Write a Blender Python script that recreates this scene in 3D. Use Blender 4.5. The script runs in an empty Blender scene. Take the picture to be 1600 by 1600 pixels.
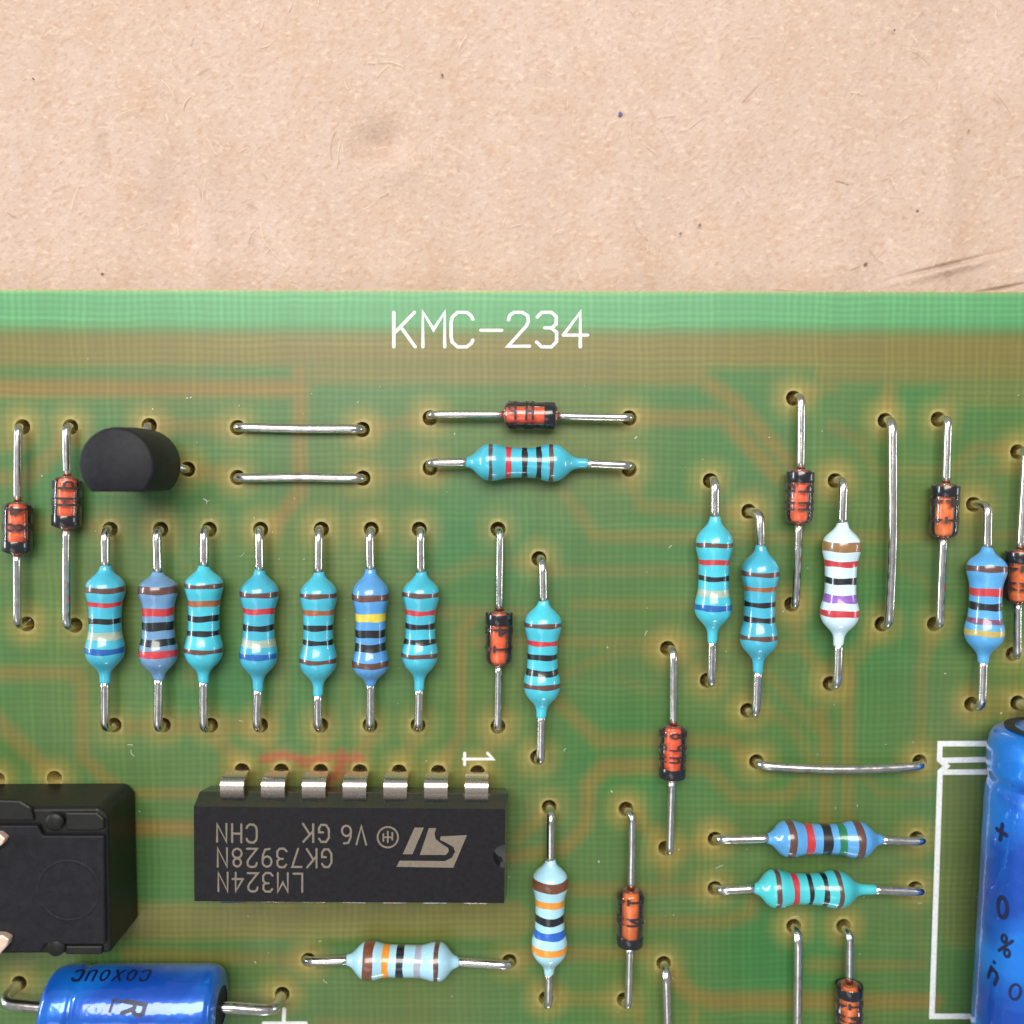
import bpy, bmesh, math, random
import numpy as np
from mathutils import Vector, Matrix

# All sizes below are written in millimetres; 1 Blender unit = 1 cm.
S = 0.1
R = math.radians
random.seed(7)
rng = np.random.default_rng(7)
sc = bpy.context.scene
sc.unit_settings.system = 'METRIC'
sc.unit_settings.scale_length = 0.01
col = sc.collection

# ------------------------------------------------------------------ camera
F_PX = 1446.0
CAM_H = 60.0                      # mm above the board
NADIR = (780.0, 720.0)            # point of the 1600 px frame straight below the lens
cam_d = bpy.data.cameras.new('camera')
cam = bpy.data.objects.new('camera', cam_d)
col.objects.link(cam)
sc.camera = cam
cam_d.sensor_width = 36.0
cam_d.lens = F_PX / 1600 * 36
cam_d.clip_start = 0.05
cam_d.clip_end = 500
ax = -math.atan((800 - NADIR[1]) / F_PX)
ay = -math.atan((800 - NADIR[0]) / F_PX)
cam.location = (0, 0, CAM_H * S)
cam.rotation_euler = (ax, ay, 0)
cam_d.dof.use_dof = True
cam_d.dof.focus_distance = (CAM_H - 1.9) * S
cam_d.dof.aperture_fstop = cam_d.lens * 1e-3 / (1.7 * S)
CAM_R = Matrix.Rotation(ay, 3, 'Y') @ Matrix.Rotation(ax, 3, 'X')


def U(px, py, z=0.0):
    """The place (mm) on the level z that a measured point of the photograph shows."""
    d = CAM_R @ Vector(((px - 800) / F_PX, -(py - 800) / F_PX, -1))
    k = (z - CAM_H) / d.z
    return Vector((d.x * k, d.y * k, z))


# ------------------------------------------------------------------ world and lamps
world = bpy.data.worlds.new('World')
sc.world = world
world.use_nodes = True
bg = world.node_tree.nodes['Background']
bg.inputs['Color'].default_value = (0.93, 0.96, 1.0, 1)
bg.inputs['Strength'].default_value = 0.30


def area(name, direction, elev, dist, sx, sy, power, color):
    d = bpy.data.lights.new(name, 'AREA')
    d.shape = 'RECTANGLE'
    d.size, d.size_y, d.energy, d.color = sx, sy, power, color
    o = bpy.data.objects.new(name, d)
    a, e = R(direction), R(elev)
    v = Vector((math.cos(a) * math.cos(e), math.sin(a) * math.cos(e), math.sin(e)))
    o.location = v * dist
    o.rotation_euler = v.to_track_quat('Z', 'Y').to_euler()
    col.objects.link(o)
    return o


area('ceiling_light', 100, 66, 26, 24, 12, 10500, (1.0, 0.96, 0.91))
area('ceiling_light_front', 238, 58, 40, 22, 14, 1600, (0.97, 0.98, 1.0))
area('window_light_left', 174, 13, 70, 36, 7, 26000, (0.80, 0.90, 1.0))
area('window_light_right', -4, 9, 80, 26, 5, 8000, (0.88, 0.94, 1.0))
area('window_light_front', -84, 9, 80, 16, 6, 5000, (0.92, 0.96, 1.0))

vs = sc.view_settings
vs.view_transform = 'Standard'
vs.look = 'None'
vs.exposure = 0.0
vs.gamma = 1.0
vs.use_curve_mapping = False
sc.cycles.max_bounces = 8
sc.cycles.transparent_max_bounces = 12


# ------------------------------------------------------------------ helpers: materials
def srgb(r, g, b):
    f = lambda c: (c / 255 / 12.92) if c / 255 <= 0.04045 else ((c / 255 + 0.055) / 1.055) ** 2.4
    return (f(r), f(g), f(b), 1)


def new_mat(name):
    m = bpy.data.materials.new(name)
    m.use_nodes = True
    nt = m.node_tree
    return m, nt, nt.nodes['Principled BSDF']


def node(nt, kind, **kw):
    n = nt.nodes.new(kind)
    for k, v in kw.items():
        if k in n.inputs:
            n.inputs[k].default_value = v
        else:
            setattr(n, k, v)
    return n


def link(nt, a, b):
    nt.links.new(a, b)


def mixc(nt, fac, a, b, blend='MIX'):
    n = nt.nodes.new('ShaderNodeMix')
    n.data_type = 'RGBA'
    n.blend_type = blend
    n.clamp_factor = True
    for sock, v in ((n.inputs[0], fac), (n.inputs[6], a), (n.inputs[7], b)):
        if isinstance(v, bpy.types.NodeSocket):
            link(nt, v, sock)
        else:
            sock.default_value = v
    return n.outputs[2]


def math_n(nt, op, a, b=0.0, c=None):
    n = nt.nodes.new('ShaderNodeMath')
    n.operation = op
    for i, v in enumerate((a, b) if c is None else (a, b, c)):
        if isinstance(v, bpy.types.NodeSocket):
            link(nt, v, n.inputs[i])
        else:
            n.inputs[i].default_value = v
    return n.outputs[0]


def noise(nt, scale, detail=3, rough=0.5, vec=None):
    n = node(nt, 'ShaderNodeTexNoise', Scale=scale, Detail=detail, Roughness=rough)
    if vec is not None:
        link(nt, vec, n.inputs['Vector'])
    return n.outputs['Fac']


def ramp(nt, fac, lo, hi):
    n = nt.nodes.new('ShaderNodeMapRange')
    n.inputs[1].default_value, n.inputs[2].default_value = lo, hi
    link(nt, fac, n.inputs[0])
    return n.outputs[0]


def obj_coord(nt):
    return nt.nodes.new('ShaderNodeNewGeometry').outputs['Position']


_plain = {}


def plain(name, color, rough=0.4, metallic=0.0, coat=0.0, vary=0.12, scale=14.0, bump=0.0, spec=0.5, bscale=60.0, per_object=False):
    """Simple surface with a little procedural mottling and relief."""
    key = name
    if key in _plain:
        return _plain[key]
    m, nt, p = new_mat(name)
    pos = obj_coord(nt)
    n = noise(nt, scale, 4, 0.6, pos)
    c = (color[0], color[1], color[2], 1)
    dark = tuple(x * (1 - vary) for x in c[:3]) + (1,)
    lite = tuple(min(1, x * (1 + vary)) for x in c[:3]) + (1,)
    base = mixc(nt, ramp(nt, n, 0.3, 0.7), dark, lite)
    if per_object:      # batches differ a little from piece to piece
        rnd = node(nt, 'ShaderNodeObjectInfo').outputs['Random']
        hs = node(nt, 'ShaderNodeHueSaturation')
        link(nt, base, hs.inputs['Color'])
        link(nt, math_n(nt, 'MULTIPLY_ADD', rnd, 0.022, 0.489), hs.inputs['Hue'])
        link(nt, math_n(nt, 'MULTIPLY_ADD', rnd, -0.2, 1.08), hs.inputs['Value'])
        base = hs.outputs[0]
    link(nt, base, p.inputs['Base Color'])
    n2 = noise(nt, scale * 3, 3, 0.5, pos)
    link(nt, math_n(nt, 'MULTIPLY_ADD', n2, 0.25 * rough, rough * 0.875), p.inputs['Roughness'])
    p.inputs['Metallic'].default_value = metallic
    p.inputs['Coat Weight'].default_value = coat
    p.inputs['Coat Roughness'].default_value = 0.035
    p.inputs['Specular IOR Level'].default_value = spec
    if bump:
        b = node(nt, 'ShaderNodeBump', Strength=bump, Distance=0.01)
        link(nt, noise(nt, bscale, 4, 0.6, pos), b.inputs['Height'])
        link(nt, b.outputs[0], p.inputs['Normal'])
        if per_object:
            link(nt, b.outputs[0], p.inputs['Coat Normal'])
    _plain[key] = m
    return m


# ------------------------------------------------------------------ helpers: meshes
def mesh_obj(name, verts, faces, mat, parent=None, smooth=True, loc=None):
    me = bpy.data.meshes.new(name)
    me.from_pydata([(v[0] * S, v[1] * S, v[2] * S) for v in verts], [], faces)
    me.update()
    if smooth:
        me.polygons.foreach_set('use_smooth', [True] * len(me.polygons))
    for m in (mat if isinstance(mat, (list, tuple)) else [mat]):
        me.materials.append(m)
    o = bpy.data.objects.new(name, me)
    col.objects.link(o)
    if parent is not None:
        o.parent = parent
    if loc is not None:
        o.location = (loc[0] * S, loc[1] * S, loc[2] * S)
    return o


def auto_smooth(o, deg=38):
    me = o.data
    bm = bmesh.new()
    bm.from_mesh(me)
    bmesh.ops.recalc_face_normals(bm, faces=bm.faces)
    for e in bm.edges:
        e.smooth = not (len(e.link_faces) == 2 and e.calc_face_angle(0) > R(deg))
    bm.to_mesh(me)
    bm.free()
    return o


def bevel(o, width, seg=2):
    bm = bmesh.new()
    bm.from_mesh(o.data)
    bmesh.ops.recalc_face_normals(bm, faces=bm.faces)
    es = [e for e in bm.edges if len(e.link_faces) == 2 and e.calc_face_angle(0) > R(25)]
    bmesh.ops.bevel(bm, geom=es, offset=width * S, segments=seg, profile=0.5, affect='EDGES', clamp_overlap=True)
    bm.to_mesh(o.data)
    bm.free()
    return auto_smooth(o, 40)


def root(name, loc, rz, label, cat, group=None):
    o = bpy.data.objects.new(name, None)
    o.empty_display_size = 0.1
    col.objects.link(o)
    o.location = (loc[0] * S, loc[1] * S, loc[2] * S)
    o.rotation_euler = (0, 0, rz)
    return tag(o, label, cat, group)


def tag(o, label, cat, group=None):
    o['label'] = label
    o['category'] = cat
    if group:
        o['group'] = group
    return o


def lathe_x(prof, n=28, wob=None):
    """Surface of revolution round local x from (t, r) pairs."""
    v, f = [], []
    for i, (t, r) in enumerate(prof):
        for k in range(n):
            a = 2 * math.pi * k / n
            tt = t + (wob(i, a) if wob else 0)
            v.append((tt, r * math.cos(a), r * math.sin(a)))
    for i in range(len(prof) - 1):
        for k in range(n):
            k2 = (k + 1) % n
            f.append((i * n + k, i * n + k2, (i + 1) * n + k2, (i + 1) * n + k))
    return v, f


def capped(v, f, n, rings):
    f = list(f)
    f.append(tuple(range(n - 1, -1, -1)))
    f.append(tuple((rings - 1) * n + k for k in range(n)))
    return v, f


def tube(path, r, n=12, cap=True, rads=None):
    """Round wire along a list of Vectors (parallel-transport frames)."""
    pts = [Vector(p) for p in path]
    v, f = [], []
    t = (pts[1] - pts[0]).normalized()
    up = Vector((0, 0, 1)) if abs(t.z) < 0.9 else Vector((1, 0, 0))
    side = t.cross(up).normalized()
    for i, p in enumerate(pts):
        a = pts[max(0, i - 1)]
        b = pts[min(len(pts) - 1, i + 1)]
        t2 = (b - a).normalized()
        q = t.rotation_difference(t2)
        side = (q @ side).normalized()
        t = t2
        up = t.cross(side).normalized()
        rr = rads[i] if rads else r
        for k in range(n):
            an = 2 * math.pi * k / n
            v.append(p + side * (rr * math.cos(an)) + up * (rr * math.sin(an)))
    m = len(pts)
    for i in range(m - 1):
        for k in range(n):
            k2 = (k + 1) % n
            f.append((i * n + k, i * n + k2, (i + 1) * n + k2, (i + 1) * n + k))
    if cap:
        f.append(tuple(range(n - 1, -1, -1)))
        f.append(tuple((m - 1) * n + k for k in range(n)))
    return v, f


def fillet(pts, rad, seg=7):
    """Polyline with rounded corners; rad is a number or one per inner corner."""
    pts = [Vector(p) for p in pts]
    out = [pts[0]]
    for i in range(1, len(pts) - 1):
        r = rad[i - 1] if isinstance(rad, (list, tuple)) else rad
        a, b, c = pts[i - 1], pts[i], pts[i + 1]
        la, lc = (a - b).length, (c - b).length
        r = min(r, la * 0.49, lc * 0.49)
        p0 = b + (a - b).normalized() * r
        p1 = b + (c - b).normalized() * r
        for k in range(seg + 1):
            u = k / seg
            out.append((1 - u) ** 2 * p0 + 2 * u * (1 - u) * b + u * u * p1)
    out.append(pts[-1])
    return out


def jitter_path(path, amt, keep=2):
    n = len(path)
    ph = [random.uniform(0, 6.28) for _ in range(4)]
    out = []
    for i, p in enumerate(path):
        u = i / max(1, n - 1)
        w = math.sin(math.pi * u)
        out.append(p + Vector((math.sin(u * 7 + ph[0]) * amt * w, math.sin(u * 6 + ph[1]) * amt * w, math.sin(u * 5 + ph[2]) * amt * w)))
    return out


def densify(path, step):
    out = [path[0]]
    for a, b in zip(path[:-1], path[1:]):
        n = max(1, int((b - a).length / step))
        for k in range(1, n + 1):
            out.append(a.lerp(b, k / n))
    return out


# --- stroke lettering
def arc(cx, cy, rx, ry, a0, a1, n=9):
    return [(cx + rx * math.cos(R(a0 + (a1 - a0) * k / n)), cy + ry * math.sin(R(a0 + (a1 - a0) * k / n))) for k in range(n + 1)]


GLYPH = {   # boxes 0..0.62 wide, 0..1 high
    'K': [[(0.04, 0), (0.04, 1)], [(0.58, 1), (0.07, 0.42)], [(0.22, 0.58), (0.6, 0)]],
    'M': [[(0.03, 0), (0.03, 1), (0.31, 0.5), (0.6, 1), (0.6, 0)]],
    'C': [[(0.6, 0.8), (0.56, 0.9), (0.44, 1), (0.2, 1), (0.06, 0.86), (0.03, 0.7), (0.03, 0.3), (0.06, 0.14), (0.2, 0), (0.44, 0), (0.56, 0.1), (0.6, 0.2)]],
    '-': [[(0.04, 0.48), (0.6, 0.48)]],
    '2': [[(0.04, 0.78), (0.08, 0.92), (0.2, 1), (0.42, 1), (0.56, 0.9), (0.58, 0.74), (0.52, 0.6), (0.03, 0.02), (0.61, 0.02)]],
    '3': [[(0.06, 0.86), (0.18, 1), (0.44, 1), (0.57, 0.88), (0.57, 0.66), (0.45, 0.55), (0.26, 0.55)], [(0.45, 0.54), (0.58, 0.42), (0.58, 0.15), (0.44, 0), (0.18, 0), (0.04, 0.14)]],
    '4': [[(0.44, 0), (0.44, 1), (0.02, 0.34)], [(0.03, 0.34), (0.62, 0.34)]],
    'L': [[(0.06, 1), (0.06, 0.02), (0.56, 0.02)]],
    'N': [[(0.04, 0), (0.04, 1), (0.57, 0.02), (0.57, 1)]],
    'G': [[(0.58, 0.8), (0.46, 0.97), (0.2, 0.97), (0.04, 0.74), (0.04, 0.26), (0.2, 0.02), (0.46, 0.02), (0.58, 0.2), (0.58, 0.44), (0.36, 0.44)]],
    '7': [[(0.04, 0.98), (0.58, 0.98), (0.24, 0)]],
    '9': [arc(0.31, 0.7, 0.26, 0.28, 0, 360, 14), [(0.57, 0.68), (0.55, 0.36), (0.42, 0.06), (0.16, 0.02)]],
    '6': [arc(0.31, 0.3, 0.26, 0.28, 0, 360, 14), [(0.05, 0.32), (0.07, 0.64), (0.2, 0.94), (0.46, 0.98)]],
    '8': [arc(0.31, 0.76, 0.22, 0.22, 0, 360, 14), arc(0.31, 0.27, 0.26, 0.25, 0, 360, 14)],
    'V': [[(0.03, 1), (0.31, 0.02), (0.59, 1)]],
    'H': [[(0.05, 0), (0.05, 1)], [(0.57, 0), (0.57, 1)], [(0.07, 0.52), (0.55, 0.52)]],
    '1': [[(0.12, 0.8), (0.32, 1), (0.32, 0.04)], [(0.1, 0.01), (0.54, 0.01)]],
    'I': [[(0.3, 0), (0.3, 1)]],
    'P': [[(0.06, 0), (0.06, 1), (0.42, 1), (0.56, 0.88), (0.56, 0.64), (0.42, 0.5), (0.08, 0.5)]],
    'R': [[(0.06, 0), (0.06, 1), (0.42, 1), (0.56, 0.88), (0.56, 0.64), (0.42, 0.5), (0.08, 0.5)], [(0.32, 0.48), (0.58, 0)]],
    'O': [arc(0.31, 0.5, 0.27, 0.49, 0, 360, 16)],
    '0': [arc(0.31, 0.5, 0.25, 0.49, 0, 360, 16)],
    'U': [[(0.05, 1), (0.05, 0.2), (0.2, 0.02), (0.42, 0.02), (0.57, 0.2), (0.57, 1)]],
    'n': [[(0.06, 0), (0.06, 0.66)], [(0.07, 0.48), (0.2, 0.64), (0.42, 0.64), (0.54, 0.5), (0.54, 0)]],
    'X': [[(0.03, 0), (0.59, 1)], [(0.03, 1), (0.59, 0)]],
    '+': [[(0.31, 0.1), (0.31, 0.9)], [(0.0, 0.5), (0.62, 0.5)]],
    '%': [arc(0.14, 0.78, 0.13, 0.19, 0, 360, 12), arc(0.48, 0.22, 0.13, 0.19, 0, 360, 12), [(0.08, 0.02), (0.54, 0.98)]],
    ':': [[(0.3, 0.18), (0.32, 0.2)], [(0.3, 0.7), (0.32, 0.72)]],
}


def ribbon(pl, w, closed=False):
    """Flat strip with round ends along a 2-D polyline."""
    pts = [Vector((p[0], p[1])) for p in pl]
    closed = (pts[0] - pts[-1]).length < 1e-6
    if closed:
        pts = pts[:-1]
    n = len(pts)
    L, Rr = [], []
    for i in range(n):
        a = pts[i - 1] if (i > 0 or closed) else None
        b = pts[(i + 1) % n] if (i < n - 1 or closed) else None
        d0 = (pts[i] - a).normalized() if a is not None else None
        d1 = (b - pts[i]).normalized() if b is not None else None
        d = ((d0 or d1) + (d1 or d0)).normalized()
        m = Vector((-d.y, d.x))
        c = abs(m.dot(Vector((-(d1 or d0).y, (d1 or d0).x))))
        k = w / 2 / max(c, 0.45)
        L.append(pts[i] + m * k)
        Rr.append(pts[i] - m * k)
    v, f = L + Rr, []
    for i in range(n if closed else n - 1):
        j = (i + 1) % n
        f.append((i, n + i, n + j, j))
    if not closed:
        for i, j, s in ((0, 1, -1), (n - 1, n - 2, 1)):
            d = (pts[i] - pts[j]).normalized()
            base = math.atan2(d.y, d.x)
            start = len(v)
            for k in range(1, 6):
                a = base - math.pi / 2 + math.pi * k / 6
                v.append(pts[i] + Vector((math.cos(a), math.sin(a))) * (w / 2))
            rim = list(range(start, start + 5))
            if s > 0:
                f.append(tuple([n + i] + rim + [i]))
            else:
                f.append(tuple([i] + rim + [n + i]))
    return v, f


def strokes(text, w, adv=0.86):
    """Ribbons for a word: list of (verts2d, faces), letters 1 high."""
    out, x = [], 0.0
    for ch in text:
        if ch != ' ':
            for pl in GLYPH[ch]:
                v, f = ribbon(pl, w)
                out.append(([Vector((p.x + x, p.y)) for p in v], f))
        x += adv if ch not in '1I' or True else adv
    return out, x - adv + 0.62


def flat_marks(name, pieces, mapper, mat, parent, lift=0.0):
    """One mesh from 2-D pieces; overlapping strokes are stepped 3 microns apart."""
    v, f = [], []
    for i, (pv, pf) in enumerate(pieces):
        o = len(v)
        for p in pv:
            v.append(mapper(p.x, p.y, lift + 0.003 * (i % 4)))
        f += [tuple(k + o for k in q) for q in pf]
    ob = mesh_obj(name, v, f, mat, parent, smooth=False)
    bm = bmesh.new()
    bm.from_mesh(ob.data)
    bmesh.ops.triangulate(bm, faces=[q for q in bm.faces if len(q.verts) > 4])
    bm.to_mesh(ob.data)
    bm.free()
    return ob


# ------------------------------------------------------------------ measured layout (pixels of the 1600 px photograph)
CY, TL, BL, SB, PW, LB = 'cyan', 'teal', 'blue', 'slate', 'white', 'paleblue'
RES = [  # hole a, hole b, tip a, tip b, bands (colour, position along the body, width mm), body colour, label
    ((172, 827), (178, 1133), (165, 884), (164, 1068), [('brown', 923, .26), ('red', 946, .24), ('black', 973, .26), ('cream', 996, .36), ('blue', 1019, .26)], CY,
     'cyan resistor with cream and dark blue lower bands at the transistor end of the row'),
    ((251, 827), (255, 1133), (247, 893), (248, 1062), [('brown', 924, .36), ('red', 958, .36), ('black', 980, .38), ('black', 1005, .32), ('red', 1024, .34)], SB,
     'slate blue resistor with wide brown, red and black bands in the row of seven'),
    ((327, 827), (329, 1133), (319, 884), (318, 1066), [('brown', 917, .22), ('rust', 944, .28), ('black', 968, .28), ('black', 992, .28), ('brown', 1020, .2)], CY,
     'cyan resistor with rust band standing right beside the slate blue one'),
    ((407, 827), (407, 1133), (406, 890), (403, 1079), [('brown', 931, .24), ('red', 957, .26), ('black', 983, .28), ('cream', 1007, .34), ('blue', 1028, .28)], CY,
     'cyan resistor with cream and dark blue bands in the middle of the row of seven'),
    ((502, 827), (501, 1133), (498, 893), (497, 1086), [('brown', 932, .22), ('rust', 959, .26), ('black', 983, .26), ('black', 1006, .24), ('brown', 1036, .22)], CY,
     'cyan resistor with rust band beside the bright blue resistor with a yellow band'),
    ((580, 827), (578, 1133), (579, 888), (579, 1070), [('brown', 935, .34), ('yellow', 967, .38), ('black', 992, .34), ('black', 1014, .38), ('brown', 1041, .32)], BL,
     'bright blue resistor with a yellow band and wide dark bands'),
    ((655, 827), (653, 1133), (658, 893), (655, 1078), [('brown', 931, .22), ('red', 959, .24), ('black', 981, .26), ('black', 1005, .26), ('brown', 1027, .2)], CY,
     'cyan resistor with red and two black bands, end of the row beside the glass diode'),
    ((842, 873), (840, 1183), (849, 938), (846, 1121), [('brown', 979, .22), ('red', 1007, .24), ('black', 1029, .26), ('black', 1053, .28), ('brown', 1075, .22)], CY,
     'lone cyan resistor set lower, just past the diode that follows the row of seven'),
    ((672, 731), (983, 733), (728, 722), (917, 724), [('brown', 766, .18), ('red', 795, .28), ('black', 820, .24), ('black', 842, .26), ('brown', 862, .18)], CY,
     'cyan resistor lying right below the diode under the white board name'),
    ((1110, 751), (1105, 1063), (1117, 806), (1113, 1003), [('brown', 853, .22), ('red', 880, .24), ('black', 905, .24), ('cream', 929, .36), ('blue', 951, .3)], CY,
     'cyan resistor with cream and deep blue bands beside a stepped twin'),
    ((1170, 799), (1168, 1110), (1189, 852), (1184, 1051), [('brown', 898, .22), ('rust', 922, .22), ('black', 946, .24), ('black', 970, .26), ('brown', 999, .24)], CY,
     'cyan resistor with rust and black bands set one step lower than its neighbour'),
    ((1305, 751), (1297, 1068), (1316, 816), (1310, 1008), [('tan', 855, .5), ('red', 882, .3), ('black', 909, .32), ('purple', 937, .38), ('red', 960, .34)], PW,
     'whitish resistor with tan, red, black and purple bands'),
    ((1521, 788), (1518, 1100), (1543, 855), (1536, 1036), [('brown', 890, .3), ('red', 927, .36), ('black', 949, .32), ('plum', 972, .26), ('gold', 991, .3)], BL,
     'blue resistor with plum and gold lower bands touching a diode'),
    ((1117, 1311), (1432, 1310), (1198, 1310), (1378, 1312), [('brown', 1240, .34), ('red', 1269, .42), ('black', 1297, .46), ('green', 1321, .4), ('brown', 1347, .4)], BL,
     'blue resistor with a green band lying below the bowed jumper wire'),
    ((1117, 1388), (1430, 1388), (1178, 1388), (1368, 1390), [('brown', 1219, .22), ('red', 1247, .28), ('black', 1270, .24), ('black', 1293, .24), ('brown', 1315, .22)], TL,
     'teal resistor lying parallel below the blue one with the green band'),
    ((858, 1261), (853, 1560), (860, 1343), (858, 1522), [('sienna', 1388, .5), ('orange', 1418, .34), ('black', 1443, .42), ('royal', 1466, .4), ('orange', 1490, .34)], LB,
     'pale blue resistor with orange and royal blue bands standing beside the black chip'),
    ((482, 1500), (796, 1502), (541, 1500), (716, 1503), [('sienna', 574, .46), ('orange', 601, .34), ('black', 624, .38), ('lilac', 652, .3), ('brown', 681, .26)], LB,
     'pale blue resistor with orange and lilac bands lying below the black chip'),
]
DIO = [  # hole a, hole b, body end a, body end b, cathode end, lettering, label
    ((35, 667), (42, 975), (28, 784), (27, 866), 'b', '48', 'glass diode lettered 48 next to the diode that touches the transistor'),
    ((110, 667), (117, 977), (105, 744), (104, 826), 'b', 'PH', 'glass diode with orange core tucked close against the black transistor'),
    ((672, 653), (983, 653), (787, 648), (871, 650), 'b', 'PH', 'glass diode lying under the white board name, black band beside the printed letters'),
    ((778, 827), (778, 1135), (780, 954), (779, 1039), 'a', '41', 'glass diode with top black band between the row of seven and a lone cyan resistor'),
    ((1240, 622), (1237, 944), (1251, 733), (1248, 818), 'a', 'PH', 'glass diode with top black band beside the whitish resistor'),
    ((1466, 655), (1460, 975), (1478, 755), (1474, 840), 'a', '41', 'glass diode standing beside the long straight jumper wire'),
    ((1590, 706), (1583, 1022), (1594, 858), (1590, 942), 'a', '1N', 'glass diode touching the blue resistor with plum and gold bands'),
    ((1043, 1013), (1040, 1325), (1052, 1133), (1050, 1218), 'b', '8PH', 'lone glass diode with bottom black band beside the bowed jumper wire'),
    ((978, 1264), (975, 1562), (986, 1389), (984, 1479), 'b', '1N', 'glass diode with lettering 1N and bottom band beside the pale blue resistor'),
    ((1318, 1447), (1316, 1752), (1327, 1535), (1327, 1625), 'a', '1N4', 'glass diode with dark rounded end under the teal resistor'),
]
JMP = [  # hole a, hole b, bow (mm sideways), height mm, label
    ((371, 668), (566, 671), 0.0, 0.5, 'short tinned jumper wire, upper of a parallel pair beside the transistor'),
    ((371, 746), (567, 747), 0.0, 0.5, 'short tinned jumper wire, lower of a parallel pair beside the transistor'),
    ((1383, 657), (1378, 975), 0.1, 1.1, 'long straight jumper wire between the whitish resistor and a diode'),
    ((1182, 1190), (1437, 1190), -0.25, 0.8, 'bowed jumper wire above the blue resistor with the green band'),
    ((1240, 1447), (1238, 1752), 0.0, 0.9, 'jumper wire starting right under the teal resistor'),
    ((1037, 1505), (1036, 1810), 0.1, 1.0, 'jumper wire beside the diode lettered 1N'),
]
IC_A, IC_B = (378, 1204), (746, 1207)          # first and last hole of the row of pins in view
ica, icb = U(*IC_A), U(*IC_B)
IC_DIR = (icb - ica).normalized()
IC_ANG = math.atan2(IC_DIR.y, IC_DIR.x)
IC_K = (icb - ica).length / 15.24
IC_N = Vector((-IC_DIR.y, IC_DIR.x, 0))
IC_C = (ica + icb) / 2 - IC_N * 3.81 * IC_K
pin_holes = []
for sgn in (1, -1):
    for i in range(7):
        pin_holes.append(IC_C + IC_DIR * ((i - 3) * 2.54 * IC_K) + IC_N * (sgn * 3.81 * IC_K))
TR_HOLES = [(233, 665), (293, 733), (176, 733)]
CAP_HOLES = [(30, 1536), (441, 1553), (1590, 1098), (1560, 1850)]
BOX_HOLES = [(85, 1216), (-4, 1218), (-90, 1218)]
holes = []
for r in RES:
    holes += [U(*r[0]), U(*r[1])]
for d in DIO:
    holes += [U(*d[0]), U(*d[1])]
for j in JMP:
    holes += [U(*j[0]), U(*j[1])]
holes += pin_holes + [U(*h) for h in TR_HOLES + CAP_HOLES + BOX_HOLES]
HOLE_R = 0.5

# ------------------------------------------------------------------ cardboard
CARD_Z = -3.0


def cardboard_material():
    m, nt, p = new_mat('kraft_cardboard')
    pos = obj_coord(nt)
    mp = node(nt, 'ShaderNodeMapping')
    link(nt, pos, mp.inputs['Vector'])
    mp.inputs['Scale'].default_value = (1.0, 0.7, 1.0)
    big = noise(nt, 0.45, 3, 0.55, pos)
    mid = noise(nt, 5.0, 5, 0.65, mp.outputs[0])
    fine = noise(nt, 52, 6, 0.72, pos)
    def turned(deg, sy):
        r = node(nt, 'ShaderNodeVectorRotate', rotation_type='Z_AXIS', Angle=R(deg))
        link(nt, pos, r.inputs['Vector'])
        q = node(nt, 'ShaderNodeMapping')
        q.inputs['Scale'].default_value = (1.0, sy, 1.0)
        link(nt, r.outputs[0], q.inputs['Vector'])
        return q
    mp2 = turned(52, 0.5)
    fib = noise(nt, 40, 4, 0.6, mp2.outputs[0])
    mp3 = turned(95, 0.5)
    fib2 = noise(nt, 34, 4, 0.6, mp3.outputs[0])
    c = mixc(nt, ramp(nt, big, 0.3, 0.7), srgb(193, 171, 155), srgb(200, 178, 167))
    c = mixc(nt, ramp(nt, mid, 0.33, 0.7), c, srgb(189, 163, 144))
    c = mixc(nt, ramp(nt, fib, 0.5, 0.78), c, srgb(178, 145, 121))
    c = mixc(nt, ramp(nt, fib2, 0.54, 0.8), c, srgb(218, 195, 174))
    c = mixc(nt, math_n(nt, 'MULTIPLY', ramp(nt, fine, 0.45, 0.8), 0.3), c, srgb(172, 136, 112))
    link(nt, c, p.inputs['Base Color'])
    p.inputs['Roughness'].default_value = 0.9
    p.inputs['Specular IOR Level'].default_value = 0.15
    h = math_n(nt, 'ADD', math_n(nt, 'MULTIPLY', fine, 0.5), math_n(nt, 'ADD', math_n(nt, 'MULTIPLY', fib, 0.35), math_n(nt, 'MULTIPLY', fib2, 0.35)))
    h = math_n(nt, 'ADD', h, math_n(nt, 'MULTIPLY', mid, 0.8))
    b = node(nt, 'ShaderNodeBump', Strength=0.7, Distance=0.024)
    link(nt, h, b.inputs['Height'])
    link(nt, b.outputs[0], p.inputs['Normal'])
    return m


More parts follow.
